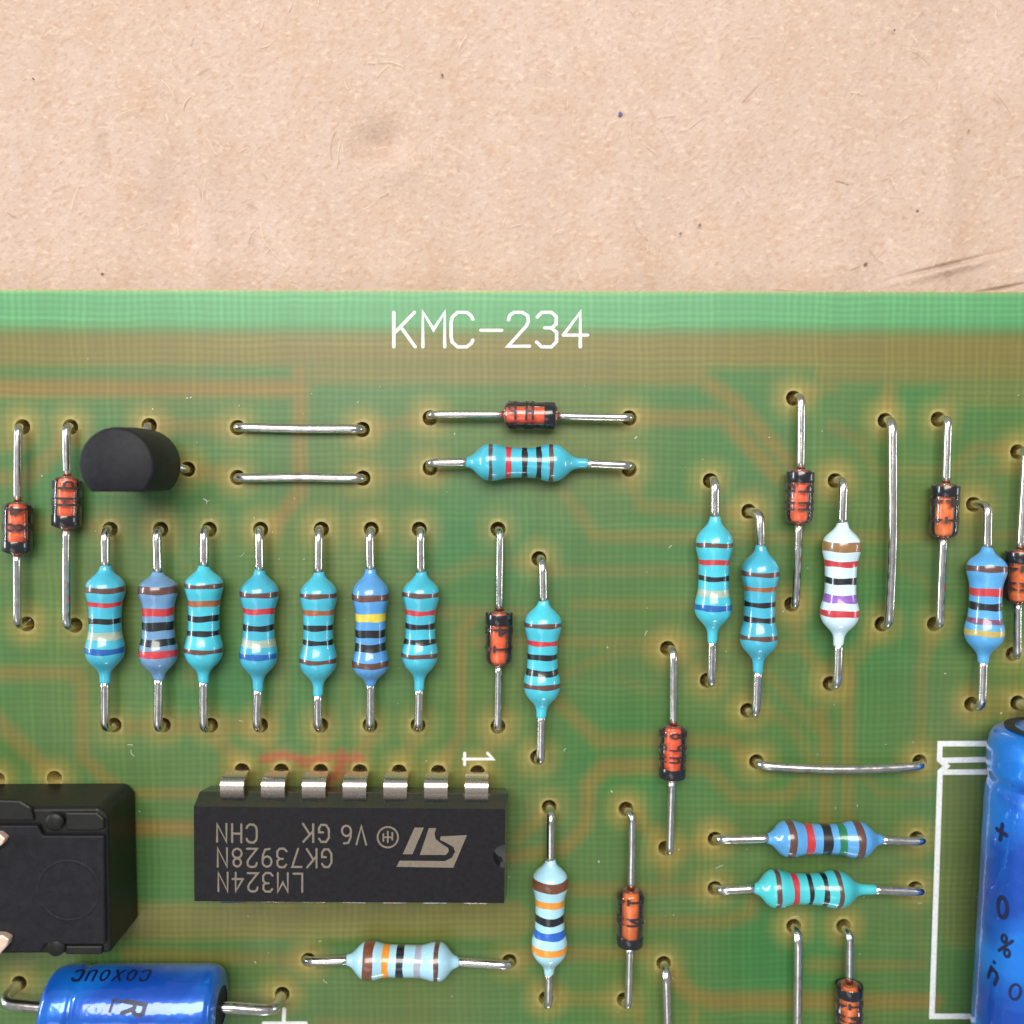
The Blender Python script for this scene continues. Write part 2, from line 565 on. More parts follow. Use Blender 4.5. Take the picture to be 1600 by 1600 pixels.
def build_cardboard():
    step = 0.4
    xs = np.concatenate([np.arange(-80, 22, step), np.arange(22, 37, 0.12), np.arange(37, 80.01, step)])
    ys = np.concatenate([np.arange(-75, 9, step), np.arange(9, 15, 0.07), np.arange(15, 65.01, step)])
    X, Y = np.meshgrid(xs, ys)
    Z = 0.13 * np.sin(X * 0.9 + 0.6 * np.sin(Y * 0.13)) * (0.5 + 0.5 * np.sin(Y * 0.11 + 1))
    Z += 0.10 * np.sin(X * 0.21 + Y * 0.13 + 1.3)

    def dent(px, py, rx, ry, depth, ang=0.0):
        c = U(px, py, CARD_Z)
        dx, dy = X - c.x, Y - c.y
        a = R(ang)
        u = (dx * math.cos(a) + dy * math.sin(a)) / rx
        v = (-dx * math.sin(a) + dy * math.cos(a)) / ry
        return -depth * np.exp(-(u * u + v * v))
    Z += dent(600, 225, 1.5, 1.3, 0.85) + dent(612, 265, 1.6, 1.0, -0.45)
    Z += dent(285, 315, 1.6, 3.0, 0.75, 10) + dent(322, 320, 0.7, 4.5, -0.4)
    Z += dent(163, 240, 0.45, 2.2, 0.5, 3) + dent(172, 240, 0.5, 3.0, -0.1, 3)
    Z += dent(110, 120, 3.0, 6.0, 0.3, 20) + dent(1500, 60, 3.0, 3.0, 0.4) + dent(1150, 330, 4, 2.5, 0.3)
    Z += dent(1482, 414, 2.9, 0.13, 0.42, 14) + dent(1484, 421, 2.8, 0.3, -0.28, 14) + dent(1482, 437, 0.10, 0.7, 0.2, 20)
    Z += dent(1572, 449, 1.6, 0.10, 0.35, 10) + dent(1487, 200, 0.8, 8, -0.10)
    Z += CARD_Z - 0.05
    nx, ny = len(xs), len(ys)
    v = np.stack([X, Y, Z], -1).reshape(-1, 3)
    i = np.arange(nx * ny).reshape(ny, nx)
    f = np.stack([i[:-1, :-1], i[:-1, 1:], i[1:, 1:], i[1:, :-1]], -1).reshape(-1, 4)
    o = mesh_obj('cardboard', v.tolist(), f.tolist(), cardboard_material())
    o['kind'] = 'structure'
    return o


cardboard = build_cardboard()

# loose fibres and flecks pressed into the cardboard
fibre_mats = [plain('pale_fibre', srgb(236, 212, 186), 0.8), plain('brown_fibre', srgb(165, 130, 100), 0.8), plain('dark_fibre', srgb(96, 80, 72), 0.8)]
fv, ff, fm = [], [], []
for k in range(240):
    x, y = random.uniform(-42, 42), random.uniform(10.5, 40)
    L = random.choice([0.5, 0.8, 1.0, 1.6]) * random.uniform(0.6, 1.3)
    a, cur = random.uniform(0, math.pi), random.uniform(-0.9, 0.9)
    p, pts = Vector((x, y, CARD_Z + 0.1)), []
    for q in range(6):
        pts.append(p + Vector((0, 0, 0.03 * math.sin(q / 5 * math.pi))))
        a += cur / 5
        p = p + Vector((math.cos(a), math.sin(a), 0)) * (L / 5)
    kind = 0 if k % 4 else 1
    v, f = tube(pts, random.uniform(0.008, 0.018), 5)
    o = len(fv)
    fv += v
    ff += [tuple(i + o for i in q) for q in f]
    fm += [kind] * len(f)
fib = mesh_obj('paper_fibre', fv, ff, fibre_mats, cardboard)
fib.data.polygons.foreach_set('material_index', fm)
fib['kind'] = 'stuff'


def fleck(px, py, r, mat, name='fleck'):
    c = U(px, py, CARD_Z)
    r *= 0.85
    n = 7
    v = [(c.x + r * random.uniform(0.7, 1.2) * math.cos(6.283 * k / n), c.y + r * random.uniform(0.7, 1.2) * math.sin(6.283 * k / n), CARD_Z + 0.13) for k in range(n)]
    v += [(x, y, z - 0.12) for x, y, z in v]
    f = [tuple(range(n))] + [(k, k + n, (k + 1) % n + n, (k + 1) % n) for k in range(n)]
    return mesh_obj(name, v, f, mat, cardboard, smooth=False)


fl = fleck(969, 179, 0.17, plain('blue_fleck', srgb(44, 40, 120), 0.5))
fl['label'] = 'tiny dark blue fleck'
for px, py, r in ((1352, 413, 0.14), (1433, 330, 0.1), (1397, 48, 0.07), (691, 118, 0.09), (160, 428, 0.09), (53, 124, 0.07), (1063, 365, 0.09), (1093, 352, 0.1), (1513, 205, 0.06)):
    fleck(px, py, r, plain('grey_fleck', srgb(110, 84, 74), 0.8))

# ------------------------------------------------------------------ circuit board
EDGE_A, EDGE_B = U(0, 454), U(1600, 454)
BX0, BX1 = -52.0, 54.0
BY0, BY1 = -55.0, (EDGE_A.y + EDGE_B.y) / 2
TH = 1.6

# copper runs under the laminate, as far as they show through: (points px, width px, strength)
TRACES = [
    ([(-600, 607), (470, 607)], 22, .9), ([(469, 575), (469, 770), (425, 826)], 20, .8),
    ([(560, 672), (670, 655)], 20, .55), ([(567, 747), (680, 740)], 20, .5), ([(371, 668), (300, 665), (233, 665)], 22, .6),
    ([(371, 746), (293, 733)], 20, .6), ([(110, 680), (45, 745), (-200, 760)], 20, .6), ([(35, 690), (-100, 720)], 18, .5),
    ([(-300, 830), (95, 820), (172, 827)], 20, .45), ([(178, 850), (120, 900), (-200, 905)], 20, .3),
    ([(-300, 1052), (120, 1052), (128, 1068), (128, 1180), (195, 1245)], 20, .65), ([(-10, 1120), (85, 1216)], 24, .6),
    ([(178, 1135), (420, 1135)], 24, .55), ([(329, 1135), (378, 1204)], 24, .55), ([(407, 1135), (440, 1204)], 22, .5),
    ([(501, 1135), (501, 1204)], 22, .55), ([(578, 1135), (562, 1204)], 22, .55), ([(653, 1135), (626, 1204)], 22, .5),
    ([(740, 960), (720, 990), (720, 1150), (686, 1205)], 20, .6), ([(778, 1140), (746, 1206)], 22, .5),
    ([(640, 958), (860, 958)], 16, .5), ([(740, 1003), (900, 1003), (1240, 1010)], 18, .55), ([(620, 905), (690, 905), (745, 880), (842, 880)], 16, .35),
    ([(251, 827), (300, 900), (300, 1060)], 24, .3), ([(407, 827), (440, 900), (440, 1100)], 24, .35), ([(502, 827), (540, 900), (540, 1100)], 24, .3),
    ([(215, 1240), (320, 1240)], 14, .7), ([(200, 1294), (330, 1294)], 20, .9), ([(120, 1440), (330, 1440), (800, 1437)], 54, .6),
    ([(200, 1490), (330, 1496), (480, 1500)], 20, .6), ([(796, 1502), (840, 1490), (1010, 1490)], 22, .65),
    ([(983, 653), (1130, 653), (1215, 745)], 20, .7), ([(1108, 600), (1150, 630), (1235, 725)], 20, .7), ([(1240, 622), (1300, 600)], 24, .5),
    ([(983, 733), (1000, 790), (1080, 798), (1160, 800)], 18, .5), ([(880, 770), (905, 800), (930, 838), (1250, 840), (1600, 836), (1900, 836)], 18, .55),
    ([(858, 893), (1100, 893)], 16, .45), ([(900, 945), (1080, 945)], 16, .5), ([(1300, 665), (1345, 690), (1365, 735), (1600, 735), (1900, 735)], 18, .45),
    ([(1383, 658), (1390, 600)], 18, .6), ([(1466, 655), (1510, 615)], 18, .4), ([(1590, 706), (1525, 700), (1490, 735)], 18, .5),
    ([(1521, 790), (1480, 830)], 18, .4), ([(1300, 880), (1400, 880), (1450, 910), (1480, 960)], 16, .35),
    ([(1245, 943), (1245, 1000), (1275, 1040)], 20, .5), ([(1325, 1030), (1325, 1290)], 20, .6), ([(1280, 1115), (1290, 1150), (1290, 1300)], 20, .65),
    ([(1170, 1030), (1215, 1070), (1290, 1150)], 18, .5), ([(1190, 1110), (1235, 1130), (1265, 1180), (1265, 1240)], 18, .45),
    ([(870, 1095), (935, 1157), (1140, 1157), (1170, 1190)], 18, .6), ([(960, 1060), (1020, 1080), (1043, 1013)], 18, .3), ([(850, 1068), (960, 1020), (1043, 1013)], 18, .45),
    ([(1105, 1063), (1060, 1020)], 22, .5), ([(1060, 1195), (945, 1198), (920, 1225), (915, 1290), (885, 1325), (800, 1340)], 20, .7),
    ([(1060, 1195), (1110, 1205), (1150, 1245), (1230, 1245), (1258, 1215)], 20, .55), ([(858, 1262), (810, 1310)], 20, .6),
    ([(1345, 1205), (1375, 1240), (1450, 1240)], 16, .45), ([(978, 1264), (1040, 1320), (1042, 1392)], 22, .55), ([(850, 1390), (1117, 1390)], 20, .6),
    ([(800, 1440), (1130, 1440), (1170, 1425), (1180, 1395)], 20, .55), ([(1037, 1505), (1080, 1556), (1115, 1565), (1460, 1565)], 24, .75),
    ([(853, 1560), (975, 1562)], 24, .5), ([(1270, 1508), (1440, 1508)], 18, .5), ([(1500, 1200), (1500, 1450)], 66, .4), ([(1437, 1190), (1500, 1130), (1600, 1120)], 60, .35),
    ([(1518, 1100), (1590, 1098)], 50, .5), ([(441, 1553), (330, 1556)], 24, .4), ([(796, 1502), (853, 1560)], 20, .4),
    ([(640, 1500), (640, 1600), (700, 1680)], 20, .4), ([(500, 1600), (1100, 1640)], 24, .5), ([(1460, 975), (1440, 1050), (1440, 1160)], 20, .5),
    ([(1297, 1068), (1325, 1050)], 22, .5), ([(1378, 975), (1340, 1020), (1325, 1040)], 20, .45), ([(1605, 1100), (1900, 1100)], 40, .5), ([(1117, 1311), (1060, 1330)], 22, .5),
    ([(1432, 1310), (1432, 1388)], 22, .35), ([(1430, 1388), (1440, 1500)], 22, .35),
]
PLANES = [((-900, 521, 2500, 574), .78), ((478, 560, 1112, 604), .72), ((1270, 560, 2500, 600), .7), ((1470, 590, 2500, 640), .45), ((-900, 594, 470, 640), .25)]


def seg_dist(P, a, b):
    ab = b - a
    t = np.clip(((P - a) @ ab) / max(1e-9, float(ab @ ab)), 0, 1)
    return np.linalg.norm(P - (a + t[:, None] * ab), axis=1)


def sstep(x, lo, hi):
    t = np.clip((x - lo) / (hi - lo), 0, 1)
    return t * t * (3 - 2 * t)


def board_material():
    m, nt, p = new_mat('green_laminate')
    pos = obj_coord(nt)
    att = lambda n: node(nt, 'ShaderNodeAttribute', attribute_name=n).outputs['Fac']
    wob = node(nt, 'ShaderNodeVectorMath', operation='MULTIPLY_ADD')
    nz = node(nt, 'ShaderNodeTexNoise', Scale=2.0, Detail=2)
    link(nt, pos, nz.inputs['Vector'])
    link(nt, nz.outputs['Color'], wob.inputs[0])
    wob.inputs[1].default_value = (0.05, 0.05, 0)
    link(nt, pos, wob.inputs[2])
    weave = []
    for d, s in (('X', 6.9), ('Y', 7.6)):
        w = node(nt, 'ShaderNodeTexWave', wave_type='BANDS', bands_direction=d, Scale=s, Distortion=0.6, Detail=1)
        w.inputs['Detail Scale'].default_value = 1.5
        link(nt, wob.outputs[0], w.inputs['Vector'])
        mp = node(nt, 'ShaderNodeMapping')
        link(nt, pos, mp.inputs['Vector'])
        mp.inputs['Scale'].default_value = (9, 0.5, 1) if d == 'X' else (0.5, 9, 1)
        amp = noise(nt, 1.0, 2, 0.5, mp.outputs[0])
        weave.append(math_n(nt, 'MULTIPLY', w.outputs['Fac'], ramp(nt, amp, 0.25, 0.75)))
    wv = math_n(nt, 'ADD', weave[0], weave[1])
    big = noise(nt, 0.9, 3, 0.5, pos)
    g = mixc(nt, ramp(nt, big, 0.3, 0.7), (0.032, 0.136, 0.024, 1), (0.036, 0.146, 0.044, 1))
    g = mixc(nt, att('bare'), g, (0.086, 0.295, 0.115, 1))  # paler green stands for light coming up through the laminate
    cop = att('copper')
    c = mixc(nt, cop, g, (0.185, 0.128, 0.026, 1))
    c = mixc(nt, att('pad_glow'), c, (0.320, 0.215, 0.045, 1))
    c = mixc(nt, att('ink'), c, (0.36, 0.035, 0.03, 1))
    c = mixc(nt, att('rim'), c, (0.40, 0.34, 0.115, 1))
    k = math_n(nt, 'MULTIPLY_ADD', wv, 0.27, 0.865)
    c = mixc(nt, 1.0, c, (1, 1, 1, 1), 'MULTIPLY')
    sv = node(nt, 'ShaderNodeHueSaturation')
    link(nt, c, sv.inputs['Color'])
    link(nt, k, sv.inputs['Value'])
    link(nt, sv.outputs[0], p.inputs['Base Color'])
    p.inputs['Specular IOR Level'].default_value = 0.5
    sm = noise(nt, 3.0, 4, 0.6, pos)
    link(nt, math_n(nt, 'MULTIPLY_ADD', sm, 0.08, 0.40), p.inputs['Roughness'])
    b = node(nt, 'ShaderNodeBump', Strength=0.03, Distance=0.01)
    link(nt, wv, b.inputs['Height'])
    link(nt, b.outputs[0], p.inputs['Normal'])
    return m


HOLE_MAT = plain('hole_wall', (0.52, 0.42, 0.13), 0.6, vary=0.25, scale=30)
EDGE_MAT = plain('cut_edge', (0.42, 0.45, 0.22), 0.8, vary=0.2, scale=30)


def build_board():
    st = 0.165
    nx, ny = int((BX1 - BX0) / st), int((BY1 - BY0) / st)
    xs, ys = np.linspace(BX0, BX1, nx), np.linspace(BY0, BY1, ny)
    X, Y = np.meshgrid(xs, ys)
    Y[-1, :] += rng.normal(0, 0.02, nx)
    P = np.stack([X, Y], -1).reshape(-1, 2)
    hmin = np.full(len(P), 1e3)
    hidx = np.full(len(P), -1)
    for k, h in enumerate(holes):
        m = (abs(P[:, 0] - h.x) < 3) & (abs(P[:, 1] - h.y) < 3)
        d = np.linalg.norm(P[m] - np.array([h.x, h.y]), axis=1)
        cur = hmin[m]
        upd = d < cur
        ii = np.nonzero(m)[0][upd]
        hmin[ii] = d[upd]
        hidx[ii] = k
    dead = hmin < HOLE_R * 0.93
    i = np.arange(nx * ny).reshape(ny, nx)
    f = np.stack([i[:-1, :-1], i[:-1, 1:], i[1:, 1:], i[1:, :-1]], -1).reshape(-1, 4)
    keep = ~dead[f].any(axis=1)
    f = f[keep]
    # boundary edges (holes and outline)
    e = np.concatenate([f[:, [0, 1]], f[:, [1, 2]], f[:, [2, 3]], f[:, [3, 0]]])
    key = np.sort(e, axis=1)
    kk = key[:, 0].astype(np.int64) * (nx * ny) + key[:, 1]
    _, inv, cnt = np.unique(kk, return_inverse=True, return_counts=True)
    be = e[cnt[inv] == 1]
    onhole = np.zeros(len(P), bool)
    bv = np.unique(be)
    hole_b = bv[hmin[bv] < HOLE_R * 2]
    onhole[hole_b] = True
    for q in hole_b:
        h = holes[hidx[q]]
        d = P[q] - np.array([h.x, h.y])
        P[q] = np.array([h.x, h.y]) + d / np.linalg.norm(d) * HOLE_R
    # attributes
    PX = P
    copper = np.zeros(len(P))
    for pl, w, s in TRACES:
        q = [np.array(U(*a)[:2]) for a in pl]
        hw = w / 24.1 / 2 * 1.12
        s = min(1.0, s * 1.1)
        lo, hi = np.min(q, axis=0) - 2, np.max(q, axis=0) + 2
        m = ((PX > lo) & (PX < hi)).all(axis=1)
        d = np.min([seg_dist(PX[m], a, b) for a, b in zip(q[:-1], q[1:])], axis=0)
        val = s * (1 - sstep(d, hw - 0.5, hw + 0.75))
        copper[m] = np.maximum(copper[m], val)
    for (x0, y0, x1, y1), s in PLANES:
        a, b = U(x0, y1), U(x1, y0)
        d = np.maximum(np.maximum(a.x - PX[:, 0], PX[:, 0] - b.x), np.maximum(a.y - PX[:, 1], PX[:, 1] - b.y))
        copper = np.maximum(copper, s * (1 - sstep(d, -0.75, 0.7)))
    # runs under the part of the board beyond the picture
    for _ in range(60):
        x, y = random.choice([random.uniform(-51, -37), random.uniform(38, 52), random.uniform(-50, 50)]), random.uniform(-54, -40)
        if abs(x) > 37:
            y = random.uniform(-54, 4)
        L, hor = random.uniform(4, 10), random.random() < 0.5
        a = np.array([x, y])
        b = a + (np.array([L, 0]) if hor else np.array([0, L]))
        m = ((PX > np.minimum(a, b) - 2) & (PX < np.maximum(a, b) + 2)).all(axis=1)
        copper[m] = np.maximum(copper[m], 0.55 * (1 - sstep(seg_dist(PX[m], a, b), 0.1, 0.8)))
    # slow haze of diffused copper colour
    lowf = sum(np.sin(PX[:, 0] * fx + PX[:, 1] * fy + ph) for fx, fy, ph in ((.31, .22, 0), (.17, -.36, 2), (-.45, .11, 4), (.08, .5, 1))) / 4
    clear = sstep(PX[:, 1], U(800, 522).y - 0.3, U(800, 522).y + 0.3)
    copper = np.clip(np.maximum(copper, (0.20 + 0.22 * lowf) * (1 - clear)), 0, 1)
    hstr = np.array([random.uniform(0.3, 0.62) for _ in holes] + [0.0])
    pad_glow = hstr[hidx] * (1 - sstep(hmin, 0.4, 2.1))  # underside pads showing through, plus light bounced off the solder put in as colour
    bare = sstep(PX[:, 1], U(800, 514).y - 0.8, U(800, 514).y + 0.7) * (0.82 + 0.18 * sstep(PX[:, 1], BY1 - 1.2, BY1))  # bare strip brightened, more near the edge: light passing through is painted in
    rim = np.where(onhole, 0.62, 0.15 * (1 - sstep(hmin, HOLE_R, HOLE_R + 0.35)))
    edge = 1 - sstep(BY1 - PX[:, 1], 0.0, 0.22)
    rim = np.maximum(rim, 0.8 * edge)
    ink = np.zeros(len(P))
    for pl, w, s in (([(412, 1186), (440, 1180), (480, 1189), (520, 1183), (562, 1186)], 14, .6), ([(470, 1192), (505, 1190)], 16, .5), ([(535, 1180), (530, 1208), (505, 1222), (478, 1240)], 20, .6), ([(545, 1190), (556, 1182)], 18, .5)):
        q = [np.array(U(*a)[:2]) for a in pl]
        d = np.min([seg_dist(PX, a, b) for a, b in zip(q[:-1], q[1:])], axis=0)
        d = d + 0.12 * np.sin(PX[:, 0] * 7) * np.sin(PX[:, 1] * 9)
        ink = np.maximum(ink, s * (1 - sstep(d, 0.0, w / 24.1 * 0.9)))
    # faces: top, walls of holes and outline, underside
    n0 = len(P)
    V = np.concatenate([P, np.zeros((n0, 1))], axis=1)
    low = {}
    extra, wall, wmat = [], [], []
    for a, b in be:
        q = []
        for x in (b, a):
            if x not in low:
                low[x] = n0 + len(extra)
                extra.append((P[x][0], P[x][1], -TH))
            q.append(low[x])
        wall.append((int(b), int(a), q[1], q[0]))
        wmat.append(1 if (onhole[a] and onhole[b]) else 2)
    nb = n0 + len(extra)
    extra += [(BX0, BY0, -TH), (BX1, BY0, -TH), (BX1, BY1, -TH), (BX0, BY1, -TH)]
    V = np.concatenate([V, np.array(extra)])
    F = [tuple(q) for q in f.tolist()] + wall + [(nb + 3, nb + 2, nb + 1, nb)]
    o = mesh_obj('circuit_board', V.tolist(), F, [board_material(), HOLE_MAT, EDGE_MAT], smooth=False)
    o.data.polygons.foreach_set('material_index', [0] * len(f) + wmat + [1])
    for name, arr in (('copper', copper), ('pad_glow', pad_glow), ('rim', rim), ('ink', ink), ('bare', bare)):
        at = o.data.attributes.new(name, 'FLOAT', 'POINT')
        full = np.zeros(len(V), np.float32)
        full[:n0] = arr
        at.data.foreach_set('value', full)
    # drop loose vertices inside the holes
    bm = bmesh.new()
    bm.from_mesh(o.data)
    bmesh.ops.delete(bm, geom=[v for v in bm.verts if not v.link_faces], context='VERTS')
    bm.to_mesh(o.data)
    bm.free()
    return tag(o, 'green printed circuit board with drilled holes lying on the cardboard', 'circuit board')


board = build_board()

# --- white print on the board
SILK = plain('white_print', (0.66, 0.67, 0.64), 0.6, vary=0.14, scale=45, bump=0.2)


def px_map(z):
    def f(x, y, lift):
        p = U(x, -y, z)
        return (p.x, p.y, z + lift)
    return f


def word_px(text, x0, x1, ytop, ybot, width_px, flip=False, slant=0.0):
    """Strokes of a word fitted into a pixel box (y kept negative: up is up)."""
    pcs, L = strokes(text, width_px / (ybot - ytop))
    out = []
    for v, f in pcs:
        q = []
        for p in v:
            u, h = p.x / L, p.y
            if flip:
                u, h = 1 - u, 1 - h
            q.append(Vector((x0 + (x1 - x0) * u, -(ybot + (ytop - ybot) * h) - slant * u)))
        out.append((q, f))
    return out


BOARD_Z = 0.012
for ch, x0, x1 in (('K', 613, 650), ('M', 659, 696), ('C', 703, 740), ('-', 749, 785), ('2', 792, 828), ('3', 836, 872), ('4', 879, 918)):
    flat_marks('letter', word_px(ch, x0, x1, 488, 542, 4.9), px_map(BOARD_Z), SILK, board)


def line_marks(name, pls, w):
    return flat_marks(name, [ribbon([(x, -y) for x, y in pl], w) for pl in pls], px_map(BOARD_Z), SILK, board)


line_marks('pin_number', [[(724, 1186), (770, 1186), (762, 1177)], [(726, 1177), (726, 1195)]], 4.6)
line_marks('outline_mark', [[(1575, 1162), (1469, 1162), (1468, 1187), (1479, 1197), (1469, 1206), (1456, 1588), (1575, 1588)],
                            [(1474, 1188), (1575, 1186)], [(1473, 1206.5), (1575, 1206)]], 8.4)
line_marks('outline_mark', [[(444, 1577), (442, 1640)], [(412, 1599), (478, 1599)]], 6.0)

# ------------------------------------------------------------------ shared component materials
TIN = None


def tin_material():
    m, nt, p = new_mat('tinned_wire')
    pos = obj_coord(nt)
    n = noise(nt, 22, 3, 0.5, pos)
    n2 = noise(nt, 9, 2, 0.5, pos)
    c = mixc(nt, ramp(nt, n, 0.35, 0.75), (0.80, 0.775, 0.74, 1), (0.60, 0.565, 0.52, 1))
    c = mixc(nt, math_n(nt, 'MULTIPLY', ramp(nt, n2, 0.58, 0.72), 0.5), c, (0.40, 0.345, 0.30, 1))
    link(nt, c, p.inputs['Base Color'])
    p.inputs['Metallic'].default_value = 1.0
    link(nt, math_n(nt, 'MULTIPLY_ADD', n2, 0.20, 0.12), p.inputs['Roughness'])
    b = node(nt, 'ShaderNodeBump', Strength=0.35, Distance=0.006)
    link(nt, n2, b.inputs['Height'])
    link(nt, b.outputs[0], p.inputs['Normal'])
    return m


TIN = tin_material()
BODY = {
    CY: plain('cyan_lacquer', (0.055, 0.42, 0.56), 0.32, coat=0.9, vary=0.12, scale=6, bump=0.16, bscale=11, per_object=True),
    TL: plain('teal_lacquer', (0.055, 0.44, 0.50), 0.32, coat=0.9, vary=0.12, scale=6, bump=0.16, bscale=11, per_object=True),
    BL: plain('blue_lacquer', (0.085, 0.30, 0.62), 0.32, coat=0.9, vary=0.12, scale=6, bump=0.16, bscale=11, per_object=True),
    SB: plain('slate_lacquer', (0.15, 0.32, 0.52), 0.32, coat=0.9, vary=0.16, scale=6, bump=0.16, bscale=11, per_object=True),
    PW: plain('white_lacquer', (0.56, 0.72, 0.82), 0.32, coat=0.9, vary=0.06, scale=6, bump=0.16, bscale=11, per_object=True),
    LB: plain('pale_blue_lacquer', (0.36, 0.62, 0.76), 0.32, coat=0.9, vary=0.07, scale=6, bump=0.16, bscale=11, per_object=True),
}
BAND_C = {'brown': (0.105, 0.045, 0.035), 'sienna': (0.16, 0.055, 0.025), 'red': (0.48, 0.035, 0.045), 'black': (0.010, 0.011, 0.014), 'cream': (0.34, 0.42, 0.34),
          'blue': (0.012, 0.10, 0.36), 'royal': (0.02, 0.12, 0.52), 'rust': (0.30, 0.10, 0.035), 'yellow': (0.68, 0.55, 0.06), 'tan': (0.25, 0.13, 0.05), 'purple': (0.24, 0.10, 0.42),
          'plum': (0.17, 0.06, 0.12), 'gold': (0.46, 0.36, 0.10), 'green': (0.012, 0.16, 0.07), 'orange': (0.75, 0.28, 0.03), 'lilac': (0.32, 0.34, 0.42)}
BAND = {k: plain(k + '_paint', c, 0.34, coat=0.8, vary=0.14, scale=20) for k, c in BAND_C.items()}


def lead(parent, inv, start, hole, rad=0.28, bend=1.15, h=None):
    """Wire from a body end (world mm) along to above its hole and down through the board."""
    s, hl = Vector(start), Vector(hole)
    # straight on along the body's axis, then down into the hole
    loc = inv @ hl
    sl = inv @ s
    over = inv.inverted() @ Vector((loc.x, sl.y, s.z))
    over = over.lerp(Vector((hl.x, hl.y, s.z)), 0.25)
    pts = fillet([s, over, Vector((hl.x, hl.y, -0.15)), Vector((hl.x, hl.y, CARD_Z + 0.25))], [bend, 0.25], 9)
    first = densify(pts[:2], 0.5)
    pts = first[:-1] + pts[1:]
    pts = jitter_path(pts, 0.035)
    v, f = tube([inv @ p for p in pts], rad, 14)
    return mesh_obj('lead', v, f, TIN, parent)


def frame_of(pa, pb):
    d = pb - pa
    return math.atan2(d.y, d.x), (pa + pb) / 2


# ------------------------------------------------------------------ resistors
def resistor(ha, hb, ta, tb, bands, colour, label):
    AX, SURF = 1.2, 2.25
    vertical = abs(hb[1] - ha[1]) > abs(hb[0] - ha[0])
    A, B = U(*ta, AX), U(*tb, AX)
    ang, mid = frame_of(A, B)
    rt = root('resistor', (mid.x, mid.y, 0), ang, label, 'resistor', 'colour banded resistors on the board')
    M = Matrix.Translation((mid.x, mid.y, 0)) @ Matrix.Rotation(ang, 4, 'Z')
    inv = M.inverted()
    half = (B - A).length / 2
    pos = []
    bands = [(c_, a_, w_ * random.uniform(1.18, 1.45)) for c_, a_, w_ in bands]
    for cname, at, w in bands:
        if vertical:
            u = (at - ta[1]) / (tb[1] - ta[1])
            q = U(ta[0] + (tb[0] - ta[0]) * u, at, SURF)
        else:
            u = (at - ta[0]) / (tb[0] - ta[0])
            q = U(at, ta[1] + (tb[1] - ta[1]) * u, SURF)
        pos.append((inv @ q).x)
    b0, b1 = pos[0] + 0.06, pos[-1] + 0.0
    sA, sB = min(1.05, max(0.7, (b0 + half) / 1.75)), min(1.05, max(0.7, (half - b1) / 1.75))
    out = [(0, 1.2), (.3, 1.19), (.6, 1.09), (.85, .91), (1.05, .70), (1.22, .51), (1.4, .39), (1.65, .33), (2.2, .315), (4, .31)]
    inn = [(0, 1.2), (.3, 1.18), (.6, 1.09), (.95, 1.0), (1.5, .97), (3, .97)]
    k = random.uniform(0.985, 1.015)

    def rad(t):
        if t < b0:
            r = np.interp((b0 - t) / sA, *zip(*out))
        elif t > b1:
            r = np.interp((t - b1) / sB, *zip(*out))
        else:
            r = np.interp(min(t - b0, b1 - t), *zip(*inn))
        return float(r) * k
    ts = np.linspace(-half, half, 73)
    rs = np.array([rad(t) for t in ts])
    for _ in range(3):
        rs[1:-1] = (rs[:-2] + 2 * rs[1:-1] + rs[2:]) / 4
    rs[0], rs[-1] = 0.285, 0.285
    smooth_r = lambda t: float(np.interp(t, ts, rs))
    n = 36
    ph = random.uniform(0, 6)
    v, f = lathe_x(list(zip(ts, rs)), n, lambda i, a: (0.05 * math.sin(a + ph) if i < 3 or i > 69 else 0))
    p1, p2 = random.uniform(0, 6), random.uniform(0, 6)
    lump = lambda x, y, z: 1 + 0.012 * math.sin(2.1 * x + p1) * math.sin(2 * math.atan2(z, y) + p2)
    v = [(x, y * lump(x, y, z), z * lump(x, y, z) + AX) for x, y, z in v]
    mesh_obj('body', v, f, BODY[colour], rt)
    for (cname, at, w), t in zip(bands, pos):
        ph1, ph2 = random.uniform(0, 6), random.uniform(0, 6)
        m = 5
        prof = []
        for j in range(m + 1):
            tt = t - w / 2 + w * j / m
            prof.append((tt, smooth_r(tt) + (0.012 if 0 < j < m else 0.002)))
        sk = random.uniform(-0.03, 0.03)
        wob = lambda i, a: sk * math.sin(a) + (0.026 * math.sin(3 * a + ph1) if i in (0, 1) else 0) + (0.026 * math.sin(4 * a + ph2) if i in (m - 1, m) else 0)
        v, f = lathe_x(prof, n, wob)
        # keep the ring on the body where its edge wanders
        v = [((x, y * lump(x, y, z) * (smooth_r(x) + 0.010) / math.hypot(y, z), z * lump(x, y, z) * (smooth_r(x) + 0.010) / math.hypot(y, z) + AX)) for x, y, z in v]
        mesh_obj('colour_band', v, f, BAND[cname], rt)
    inv_p = inv
    lead(rt, inv_p, M @ Vector((-half + 0.3, 0, AX)), U(*ha))
    lead(rt, inv_p, M @ Vector((half - 0.3, 0, AX)), U(*hb))
    return rt


for r in RES:
    resistor(*r)


